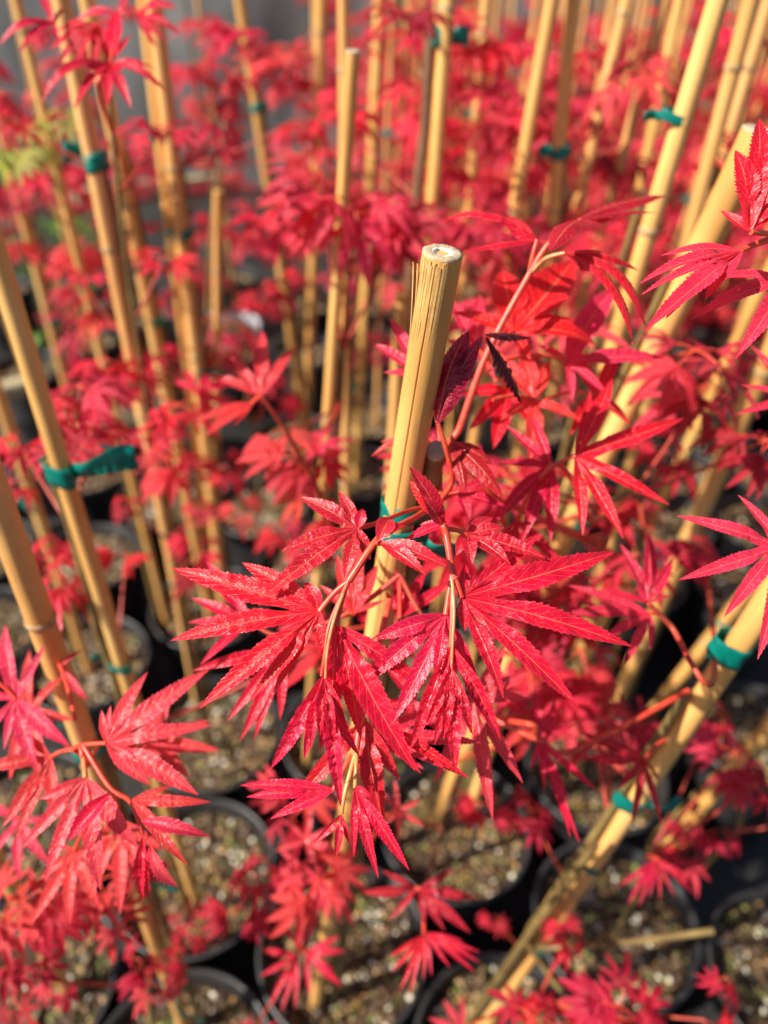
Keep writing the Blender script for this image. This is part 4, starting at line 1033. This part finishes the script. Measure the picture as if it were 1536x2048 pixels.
# ------------------------------------------------------------------ looser leaf heads: x, y, depth, leaves, lobe length, tint
HEADS = [
 (225, 165, .34, 4, .040, CRIM), (75, 60, .36, 3, .036, CRIM), (190, 45, .36, 3, .036, CRIM), (235, 30, .37, 2, .035, CRIM), (320, 255, .46, 4, .036, CRIM),
 (405, 235, .62, 3, .040, DEEP), (430, 300, .66, 3, .036, RED), (475, 60, .70, 5, .042, CRIM), (475, 135, .66, 5, .042, SALM), (410, 40, .8, 4, .045, CRIM),
 (325, 515, .50, 4, .028, RED), (545, 440, .55, 4, .038, RED), (575, 90, .72, 4, .036, SALM), (590, 150, .75, 4, .036, RED), (570, 400, .60, 3, .032, RED),
 (160, 770, .42, 4, .030, PINK), (130, 810, .40, 3, .028, CRIM), (110, 880, .38, 3, .022, CRIM), (185, 850, .40, 3, .026, SALM), (215, 720, .48, 3, .026, RED), (360, 810, .46, 4, .030, RED),
 (335, 915, .50, 6, .030, SALM), (300, 870, .55, 4, .028, PINK), (500, 770, .36, 3, .036, SALM), (515, 795, .37, 2, .036, SALM), (440, 850, .37, 2, .034, SALM),
 (120, 1150, .42, 4, .024, RED), (250, 1105, .50, 2, .024, RED), (400, 1090, .62, 3, .026, RED), (380, 1140, .60, 2, .02, RED), (480, 1020, .70, 3, .024, SALM),
 (705, 395, .44, 7, .050, PINK), (745, 425, .46, 6, .048, PINK), (640, 345, .48, 4, .044, SALM), (800, 440, .50, 4, .05, DEEP), (560, 860, .44, 2, .03, SALM), (590, 905, .43, 3, .032, SALM),
 (600, 920, .42, 3, .032, SALM), (640, 1010, .42, 3, .028, ORNG), (680, 210, .6, 4, .04, RED), (720, 90, .70, 4, .04, CRIM), (590, 240, .62, 4, .042, RED), (620, 300, .62, 4, .04, RED),
 (810, 20, .45, 5, .036, DEEP), (830, 160, .55, 4, .035, RED), (860, 230, .60, 5, .040, RED), (850, 60, .62, 4, .04, RED), (940, 80, .60, 5, .045, SALM), (970, 60, .58, 4, .045, RED), (960, 160, .65, 4, .045, RED),
 (1000, 190, .60, 5, .040, PINK), (1070, 210, .62, 6, .046, PINK), (1110, 250, .60, 5, .042, PINK), (1150, 200, .62, 5, .042, PINK), (1040, 260, .66, 4, .042, RED),
 (1280, 140, .50, 3, .040, SALM), (1300, 100, .55, 3, .036, SALM), (1170, 90, .66, 4, .045, RED), (1080, 90, .70, 4, .04, RED), (1480, 40, .55, 4, .035, RED), (1450, 160, .60, 3, .035, CRIM),
 (1400, 330, .55, 3, .036, PINK), (1440, 270, .55, 3, .034, CRIM), (900, 330, .62, 4, .04, RED), (880, 300, .66, 4, .04, DEEP), (940, 240, .66, 5, .04, RED), (640, 460, .62, 4, .034, SALM),
 (1390, 700, .36, 5, .032, PINK), (1410, 770, .38, 4, .034, DEEP), (1530, 880, .36, 4, .034, CRIM), (1330, 900, .46, 3, .03, RED),
 (1180, 1380, .42, 4, .036, SALM), (1230, 1410, .45, 5, .044, DEEP), (1110, 1350, .40, 4, .034, RED), (1160, 1300, .42, 4, .032, SALM), (1300, 1110, .40, 3, .03, CRIM),
 (1380, 1100, .46, 3, .026, CRIM), (1110, 1470, .30, 3, .033, RED), (1140, 1500, .30, 3, .034, RED), (1260, 1495, .33, 3, .036, DEEP), (1290, 1520, .32, 3, .030, RED),
 (1060, 1620, .46, 5, .028, CRIM), (970, 1610, .48, 5, .026, RED), (1310, 1740, .42, 6, .030, CRIM), (1300, 1730, .43, 4, .032, RED), (1140, 1870, .44, 3, .022, RED), (1125, 1830, .45, 2, .02, RED),
 (1470, 1500, .44, 4, .030, PINK), (1510, 1570, .42, 4, .030, CRIM), (1440, 1420, .48, 3, .03, CRIM), (1380, 1640, .50, 4, .026, CRIM), (1370, 1700, .50, 4, .026, PINK), (1430, 1660, .5, 3, .024, CRIM),
 (1240, 2010, .40, 5, .032, CRIM), (1270, 2040, .40, 5, .036, CRIM), (1060, 2030, .42, 4, .032, CRIM), (1110, 2050, .42, 4, .03, RED), (960, 2040, .42, 2, .034, PINK), (1450, 1955, .44, 3, .020, CRIM), (1410, 2040, .40, 2, .03, RED),
 (840, 1780, .36, 7, .036, DEEP), (865, 1860, .36, 7, .034, RED), (590, 1940, .44, 8, .032, RED), (640, 1900, .44, 4, .030, RED), (560, 1960, .45, 4, .03, CRIM), (990, 1830, .5, 3, .018, RED),
 (620, 1680, .40, 6, .040, ORNG), (640, 1750, .42, 6, .036, SALM), (600, 1770, .42, 4, .036, PINK), (790, 1600, .36, 6, .036, SALM), (820, 1640, .37, 3, .03, CRIM), (510, 1750, .44, 5, .026, PINK),
 (480, 1810, .46, 3, .028, CRIM), (360, 1830, .48, 4, .022, RED), (365, 1900, .48, 4, .022, RED), (280, 1920, .46, 4, .024, CRIM), (300, 1965, .44, 3, .026, SALM), (220, 1830, .38, 4, .028, SALM),
 (200, 1760, .36, 5, .032, SALM), (110, 1790, .36, 3, .032, SALM), (80, 1780, .34, 3, .034, ORNG), (20, 1800, .34, 4, .034, SALM), (10, 1900, .38, 4, .03, CRIM), (60, 1890, .4, 3, .026, CRIM),
 (30, 2000, .42, 3, .024, DEEP), (120, 1960, .45, 3, .026, SALM), (520, 2040, .48, 3, .02, RED), (600, 1560, .44, 3, .04, SALM), (580, 1620, .46, 3, .034, CRIM),
 (60, 300, .62, 3, .032, OLIV),
 (270, 760, .6, 4, .032, CRIM), (40, 960, .5, 2, .024, RED), (300, 700, .62, 3, .03, RED), (210, 640, .66, 3, .03, SALM), (440, 700, .8, 4, .034, RED), (520, 600, .85, 4, .036, RED), (350, 600, .8, 4, .034, CRIM),
 (560, 560, .8, 4, .036, RED), (90, 1090, .45, 3, .024, CRIM), (450, 930, .7, 3, .026, RED), (400, 1010, .66, 3, .024, CRIM), (560, 1050, .7, 3, .028, RED), (620, 1100, .6, 3, .028, RED),
 (1010, 600, .40, 5, .040, PINK), (1090, 650, .40, 5, .042, SALM), (1000, 350, .60, 5, .042, PINK), (1200, 480, .55, 5, .040, RED), (1150, 420, .62, 5, .042, PINK), (1230, 300, .66, 5, .042, RED), (1000, 450, .55, 5, .044, SALM),
 (950, 420, .5, 4, .045, CRIM), (1350, 500, .6, 4, .036, RED), (1100, 1200, .44, 5, .036, CRIM), (1180, 1130, .42, 4, .034, RED), (1060, 1350, .40, 4, .034, SALM), (1220, 1000, .5, 4, .034, RED), (940, 1080, .36, 5, .036, RED),
 (1030, 1130, .40, 5, .036, CRIM), (690, 1260, .36, 5, .036, RED), (900, 950, .38, 4, .034, RED), (1000, 940, .38, 5, .036, CRIM),
 (110, 225, .60, 4, .036, OLIV), (30, 285, .56, 4, .034, OLIV), (20, 235, .5, 3, .026, RED), (140, 500, .70, 5, .036, SALM), (70, 395, .62, 3, .03, DEEP), (160, 560, .6, 3, .03, RED), (30, 480, .6, 4, .028, RED), (180, 600, .66, 3, .03, ORNG),
 (250, 1000, .58, 3, .02, RED), (30, 870, .4, 2, .02, RED),
]
GUARD = 0
allstem = []
for key, s in SAP.items():
    if key in ('front',): continue
    for p in s['pts']: allstem.append((key, p))
rh = random.Random(99)
LAID = {(225,165),(75,60),(190,45),(500,770),(515,795),(440,850),(840,1780),(865,1860),(590,1940),(640,1900),(560,1960),(790,1600),(820,1640),(620,1680),(1310,1740),(1300,1730),(1110,1470),(1140,1500),(1260,1495),(1290,1520)}
for (x, y, z, n, size, tint) in HEADS:
    if (x, y) in LAID: continue
    if y > 1540: size *= .80; n = max(2, int(n*.8+.3))
    elif y < 620: size *= .92
    node = P(x, y, z)
    best = min(allstem, key=lambda kp: (kp[1]-Vector((node.x, node.y, node.z-.035))).length)
    key, q = best
    if (q-node).length > .14:
        a, b = min(POTS, key=lambda t: math.hypot(t[0]-node.x, t[1]-node.y) + (0 if t[1] > .2 else 1))
        foot = Vector((a+rh.uniform(-.02, .02), b+rh.uniform(-.02, .02), SOIL-.006)); key = 'x%d' % len(SAP)
        rt_ = thing('maple_sapling', 'slender red maple whip standing without a cane among the blurred canes', 'maple plant', foot, 'slender maple whips without canes')
        tp = node + Vector((rh.uniform(-.02, .02), rh.uniform(0, .03), -.02))
        pts_ = bez(foot, Vector((foot.x, foot.y, tp.z*.7+.04)), tp, 14); mb = MB(); mb.tube(pts_, [.0026-.0001*i for i in range(14)], 9)
        link('trunk', mb.mesh('trunk', [M_TRUNK], foot), rt_); SAP[key] = dict(root=rt_, pts=pts_)
        for p in pts_[5:]: allstem.append((key, p))
        q = pts_[-1]
    root = SAP[key]['root']; org = Vector(root.location)
    out = (node-q); 
    mb = MB()
    if out.length < .30:
        midp = q.lerp(node, .5) + Vector((0, 0, -.1*out.length))
        mb.tube(bez(q, midp, node, 8), [.0013-.00008*i for i in range(8)], 6)
    else:       # a twig that carries on from the nearest leaf head below
        mb.tube(bez(q, q.lerp(node, .5)+Vector((0, 0, -.03)), node, 10), .0010, 6)
    br = link('branch', mb.mesh('branch', [M_TWIG], org), root)
    o2 = Vector((out.x, out.y, 0)); 
    if o2.length < .01: o2 = Vector((0, -1, 0))
    o2 = o2.normalized()*.5 + Vector((0, -1, 0)); spread = 1.1
    tl = [tint, tint, tint, rh.choice(TINTS)] if tint != OLIV else [OLIV]
    az0 = math.atan2(o2.y, o2.x)
    for k in range(n):
        az = az0 + (k-(n-1)/2)*2*math.pi/max(n, 3)*.9 + rh.uniform(-.3, .3)
        d = Vector((math.cos(az), math.sin(az), rh.uniform(-.75, .25)))
        nrm = Vector((math.cos(az)*.4, math.sin(az)*.4-.3, 1))
        put_leaf(root, org, node, d, nrm, size*rh.uniform(.72, 1.05), LEAF_HI, rh.choice(tl), rh)

# bare side stick and bent twig at lower right
K = 'c23'
twig(K, [cane_at('c23', 1885)+RT*.006, P(1090, 1895, .47), P(1250, 1885, .46), P(1427, 1862, .45)], .0024, .0022, M_TRUNK, 'side_stick')
twig(K, [SAP[K]['pts'][0]+Vector((0, 0, .01)), P(1050, 1880, .50), P(1110, 1800, .455), P(1190, 1690, .40)], .0030, .0026, M_TRUNK, 'side_stem')
twig(K, [P(1050, 1880, .50), P(1105, 1960, .50), P(1180, 2060, .49)], .0022, .0018, M_TRUNK, 'side_stem')
K = 'c24'
twig(K, [P(1330, 1760, .58), P(1300, 1690, .53), P(1370, 1610, .50), P(1440, 1540, .46)], .0022, .0018, M_TRUNK, 'side_stem')
twig(K, [P(1400, 1740, .56), P(1450, 1690, .52), P(1480, 1650, .50), P(1478, 1560, .48)], .0022, .0018, M_TRUNK, 'side_stem')
twig(K, [P(1470, 1662, .50), P(1540, 1655, .49)], .0014, .0012, M_TWIG)
twig('c32', [SAP['c32']['pts'][3], P(1060, 1470, .36), P(1010, 1440, .34), P(980, 1432, .33)], .0014, .0009, M_STALK)

# ------------------------------------------------------------------ background rows
rb = random.Random(21)
def zone(x, y):
    side = 'left' if x < -.18*y-.02 else ('right' if x > .18*y+.02 else 'middle')
    depth = 'second' if y < 1.15 else ('farther' if y < 1.9 else 'farthest')
    return {'left': 'on the left', 'right': 'on the right', 'middle': 'in the middle'}[side], depth
fill = []
row = 0; y = .50
while y < 3.2:
    x = -2.3 + (row % 2)*.084
    while x < 2.5:
        xx = x+rb.uniform(-.008, .008); yy = y+rb.uniform(-.008, .008)
        if abs(xx) < .62*yy+.22: fill.append((xx, yy))
        x += .168
    y += .146; row += 1
voidp = ground(1370, 1640, .1)
far = []
for xx, yy in fill:
    if min(math.hypot(xx-a, yy-b) for a, b in POTS) < .160: continue
    if math.hypot(xx-voidp.x, yy-voidp.y) < .12: continue
    if xx < -.10*yy and yy > 2.0: continue
    if xx < -.05*yy and yy > 1.15 and rb.random() < .62: continue
    sd, dp = zone(xx, yy)
    add_pot(xx, yy, 'black pot lost in blur in the %s rows %s' % (dp, sd), 'black pots in the %s rows %s' % (dp, sd))
    far.append((xx, yy))

# three sapling kinds, then copies
def far_proto(seed):
    rr = random.Random(seed); h = rr.uniform(.50, .68)
    stem = [Vector((0, 0, 0))]
    for i in range(1, 12): stem.append(Vector((rr.uniform(-1, 1)*.006, rr.uniform(-1, 1)*.006, h*i/11)))
    mb = MB(); mb.tube(stem, [.0032-.00012*i for i in range(12)], 7)
    parts = [('trunk', mb.mesh('trunk', [M_BARK if seed % 2 else M_TRUNK]), Matrix(), (1, 1, 1))]
    nb = rr.randint(7, 9)
    for b in range(nb):
        t = .38+.62*(b+rr.random()*.8)/nb; t = min(t, 1)
        i = int(t*11); base = stem[min(i, 11)]
        az = b*2.4+rr.uniform(-.5, .5); ln = rr.uniform(.03, .095)
        node = base + Vector((math.cos(az)*ln, math.sin(az)*ln, rr.uniform(.015, .06)))
        mb = MB(); mb.tube(bez(base, base.lerp(node, .5)+Vector((0, 0, -.01)), node, 5), [.0012, .0011, .001, .0009, .0008], 5)
        parts.append(('branch', mb.mesh('branch', [M_TWIG]), Matrix(), (1, 1, 1)))
        n = rr.randint(3, 5); tint0 = rr.choice(TINTS+[DEEP])
        for k in range(n):
            a2 = az+(k-(n-1)/2)*1.3+rr.uniform(-.3, .3)
            d = Vector((math.cos(a2), math.sin(a2), rr.uniform(-.8, .3)))
            m = orient(d, Vector((math.cos(a2)*.4, math.sin(a2)*.4, 1)), rr.uniform(-.5, .5)).to_4x4()
            s = rr.uniform(.036, .058)
            f = rr.uniform(.75, 1.1); c = tint0 if rr.random() < .7 else rr.choice(TINTS)
            parts.append(('leaf', rr.choice(LEAF_LO), Matrix.Translation(node) @ m @ Matrix.Diagonal((s, s, s, 1)), (c[0]*f, c[1]*f, c[2]*f)))
    root = bpy.data.objects.new('maple_sapling', None); COL.objects.link(root); root.empty_display_size = .01
    for nm, me, mt, c in parts:
        o = bpy.data.objects.new(nm, me); COL.objects.link(o); o.parent = root; o.matrix_basis = mt; o.color = (*c, 1)
    return root, list(root.children), h
PROT = [far_proto(s) for s in range(5)]
def far_cane(seed):
    rr = random.Random(seed+50); L = 1.05; mb = MB(); nodes = []; s = rr.uniform(.05, .15)
    while s < L: nodes.append(s); s += rr.uniform(.12, .2)
    pts = []; rad = []; bx = rr.uniform(-.006, .006); by = rr.uniform(-.006, .006)
    for i in range(61):
        t = i/60; pts.append(Vector((bx*math.sin(3.14*t), by*math.sin(3.14*t), -.06+L*t)))
        rad.append(1*(.0056-.0006*t)+.0007*math.exp(-(min(abs(t*L-q) for q in nodes)/.006)**2))
    mb.tube(pts, rad, 10)
    me = mb.mesh('bamboo_cane', [M_BAM, M_NODE])
    return me
FCANE = [far_cane(s) for s in range(4)]
def tie_mesh(seed):
    rr = random.Random(seed)
    V, F = loop_tie(Vector((0, 0, 0)), Vector((0, 0, 1)), .0095, .0072, Vector((1, 0, 0)), rr.uniform(.009, .014), rr, Vector((1, .3, 0)), .014)
    return new_mesh('plant_tie', V, F, [M_TAPE])
FTIE = [tie_mesh(s) for s in range(4)]
used = [False]*len(PROT)
def far_plant(xx, yy, idx):
    sd, dp = zone(xx, yy)
    k = rb.randrange(len(PROT)); proto, kids, h = PROT[k]
    if not used[k]:
        root = proto; used[k] = True
    else:
        root = proto.copy(); COL.objects.link(root)
        for ch in kids:
            c = ch.copy(); COL.objects.link(c); c.parent = root
    sc = rb.uniform(.85, 1.15); az = rb.uniform(0, 6.28)
    root.location = (xx, yy, SOIL-.005); root.rotation_euler = (rb.uniform(-.04, .04), rb.uniform(-.04, .04), az); root.scale = (sc, sc, sc)
    tag(root, 'red leaved maple sapling blurred in the %s rows %s' % (dp, sd), 'maple plant', 'red maples in the %s rows %s' % (dp, sd))
    a = rb.uniform(0, 6.28); cx, cy = xx+.011*math.cos(a), yy+.011*math.sin(a)
    if xx < -.05*yy and (yy < 1.3 or rb.random() < .5): return
    o = bpy.data.objects.new('bamboo_cane', rb.choice(FCANE)); COL.objects.link(o)
    hs = rb.uniform(.80, 1.0)
    if yy < 1.1: hs = rb.uniform(.60, .78)
    ds = rb.uniform(.72, 1.08)
    o.location = (cx, cy, SOIL); o.scale = (ds, ds, hs); tx, ty = rb.uniform(-.05, .05), rb.uniform(-.05, .05); o.rotation_euler = (tx, ty, 0)
    tn = rb.uniform(.82, 1.05); o.color = (tn, tn*rb.uniform(.9, 1), tn*rb.uniform(.8, 1), 1)
    tag(o, 'tan bamboo cane blurred in the %s rows %s' % (dp, sd), 'bamboo cane', 'bamboo canes in the %s rows %s' % (dp, sd))
    if rb.random() < .85:
        hh = rb.uniform(.18, .55)
        t = bpy.data.objects.new('plant_tie', rb.choice(FTIE)); COL.objects.link(t)
        t.location = (cx-.005*math.cos(a)+math.sin(ty)*hh, cy-.005*math.sin(a)-math.sin(tx)*hh, SOIL+hh); t.rotation_euler = (0, 0, a)
        tag(t, 'small teal tie blurred in the %s rows %s' % (dp, sd), 'plant tie', 'teal ties in the %s rows %s' % (dp, sd))
nfar = 0
for xx, yy in far:
    if yy < .80: continue
    if yy < 1.1 and rb.random() < .35: continue
    if xx < -.05*yy and yy < 1.3 and rb.random() < .5: continue
    far_plant(xx, yy, nfar); nfar += 1
for k, u_ in enumerate(used):
    if not u_:
        for ch in PROT[k][1]: bpy.data.objects.remove(ch)
        bpy.data.objects.remove(PROT[k][0])

# ------------------------------------------------------------------ weeds, white pot, timber at the left
M_WEED = simple('green weed leaf', (.06, .14, .015), .5, .4, 60, (.16, .26, .04), transl=(.3, .5, .05))
def weed(x, y, label, seed):
    rr = random.Random(seed); root = thing('weed_plant', label, 'weed', (x, y, .0))
    for k in range(26):
        az = rr.uniform(0, 6.28); ln = rr.uniform(.05, .17); el = rr.uniform(.25, 1.4)
        d = Vector((math.cos(az)*math.cos(el), math.sin(az)*math.cos(el), math.sin(el)))
        b = Vector((rr.uniform(-.04, .04), rr.uniform(-.04, .04), 0)); tip = b+d*ln; mb = MB()
        mb.tube(bez(b, b+Vector((0, 0, ln*.5)), tip, 5), .0012, 5, 0)
        s = Vector((-math.sin(az), math.cos(az), 0)); L = rr.uniform(.035, .06); wd = L*.28
        dd = Vector((math.cos(az), math.sin(az), rr.uniform(-.4, .2))).normalized()
        V = []; 
        for i in range(6):
            t = i/5; c = tip+dd*L*t+Vector((0, 0, L*.2*math.sin(3.14*t))); ww = wd*math.sin(math.pi*min(.98, t*.9+.06))
            V += [c-s*ww, c-Vector((0, 0, .002)), c+s*ww]
        F = [(i*3+j, i*3+j+1, i*3+j+4, i*3+j+3) for i in range(5) for j in range(2)]
        mb.add(V, F, 0)
        link('leaf', mb.mesh('leaf', [M_WEED]), root)
for i, (px, py, lb) in enumerate([(20, 640, 'bushy green weed at the left edge beside the thick cane'), (110, 590, 'green weed behind the thin cane at the left edge'),
        (170, 700, 'yellowish green weed under the long pale cane'), (15, 520, 'green weed between canes high at the left edge'), (120, 430, 'bright green weed below the olive maple leaves'),
        (90, 330, 'far green weed in front of the grey sheeting'), (200, 480, 'green weed between the two upper left canes')]):
    g = ground(px, py, .06); weed(g.x, g.y, lb, 300+i)
g = ground(455, 650, .16)
mb = MB()
tagged = add_pot(g.x+.0, g.y, 'white rimmed pot shining behind the leaves left of centre', white=True)
g = ground(10, 790, .10)
M_TIM = simple('weathered pale timber', (.46, .40, .24), .7, .3, 30, (.34, .28, .17), .001, stretch=(3, 30, 30))
def batten(p, q, w_, h_, label):
    d = (q-p); L = d.length; bm = bmesh.new(); bmesh.ops.create_cube(bm, size=1)
    for v in bm.verts: v.co = Vector((v.co.x*L, v.co.y*w_, v.co.z*h_))
    bmesh.ops.bevel(bm, geom=bm.edges[:], offset=.003, segments=2, affect='EDGES')
    me = bpy.data.meshes.new('timber_batten'); bm.to_mesh(me); bm.free(); me.materials.append(M_TIM)
    o = link('timber_batten', me, None, (p+q)/2); o.rotation_euler = (0, math.asin(-d.z/L), math.atan2(d.y, d.x)); tag(o, label, 'timber')
p1 = ground(-250, 845, .19); p2 = ground(60, 770, .19)
batten(p1, p2, .035, .03, 'pale timber batten lying across pots at the left edge')
p1 = ground(150, 395, .035); p2 = ground(560, 350, .035)
batten(p1, p2, .05, .06, 'long dull timber edging on the ground before the grey sheeting')
# ------------------------------------------------------------------ one description for each blurred thing, by what it stands behind
NICK = dict(front='the sharp split cane', second='the slim cut-top cane', c3='the thin tied centre cane', c5='the knobbly thin cane', c6='the long pale cane',
            c7='the darker orange cane', c8='the thick paired cane', c10='the cane by green weeds', c11='the big fluttering tie', c14='the mottled leaning cane', c15='the stubby far cane',
            c16='the thick brown stem', c17='the knobbly upper right cane', c18='the clear pale cane', c19='the mottled right cane', c20='the bright long leaning cane',
            c21='the cut-top right cane', c22='the pale yellow cane', c26='the broad brownish cane', c27='the top right corner cane')
def cane_x(key, y):
    a = proj(CANE[key]['top']); b = proj(CANE[key]['foot']); t = (y-a[1])/(b[1]-a[1]); return a[0]+(b[0]-a[0])*t
bag = {}
for o in list(bpy.data.objects):
    lb = o.get('label', '')
    if not ('blurred in the' in lb or 'lost in blur' in lb or 'whip standing' in lb): continue
    cat = o['category']; p = Vector(o.location)
    q = p + Vector((0, 0, {'plant pot': .16, 'plant tie': 0}.get(cat, .35)))
    x, y, z = proj(q)
    key = min(NICK, key=lambda k: abs(cane_x(k, y)-x) + (0 if z > proj(CANE[k]['foot'])[2]*.7 else 200))
    sd = 'right of' if x > cane_x(key, y) else 'left of'
    bag.setdefault((cat, 'whip' in lb, key, sd), []).append((p.y, o))
ORD = ['nearest', 'second', 'third', 'fourth', 'fifth', 'sixth', 'seventh', 'eighth', 'ninth', 'tenth', 'eleventh', 'twelfth', 'thirteenth', 'fourteenth', 'fifteenth', 'sixteenth', 'seventeenth', 'eighteenth', 'nineteenth', 'twentieth']+['twenty-'+q for q in 'first second third fourth fifth sixth seventh eighth ninth'.split()]+['thirtieth']+['thirty-'+q for q in 'first second third fourth fifth sixth seventh'.split()]
WORD = {'plant pot': 'blurred black pot', 'plant tie': 'small blurred teal tie', 'maple plant': 'blurred red maple', 'bamboo cane': 'blurred tan cane'}
for (cat, wh, key, sd), lst in bag.items():
    lst.sort(key=lambda t: t[0])
    for i, (_, o) in enumerate(lst):
        base = 'slender caneless red maple' if wh else WORD[cat]
        if len(lst) == 1: o['label'] = '%s behind and %s %s' % (base, sd, NICK[key])
        else: o['label'] = '%s %s going back, %s %s' % (ORD[min(i, len(ORD)-1)], base, sd, NICK[key])
print('POTS', len(POTS), 'FAR', nfar, 'OBJECTS', len(bpy.data.objects))
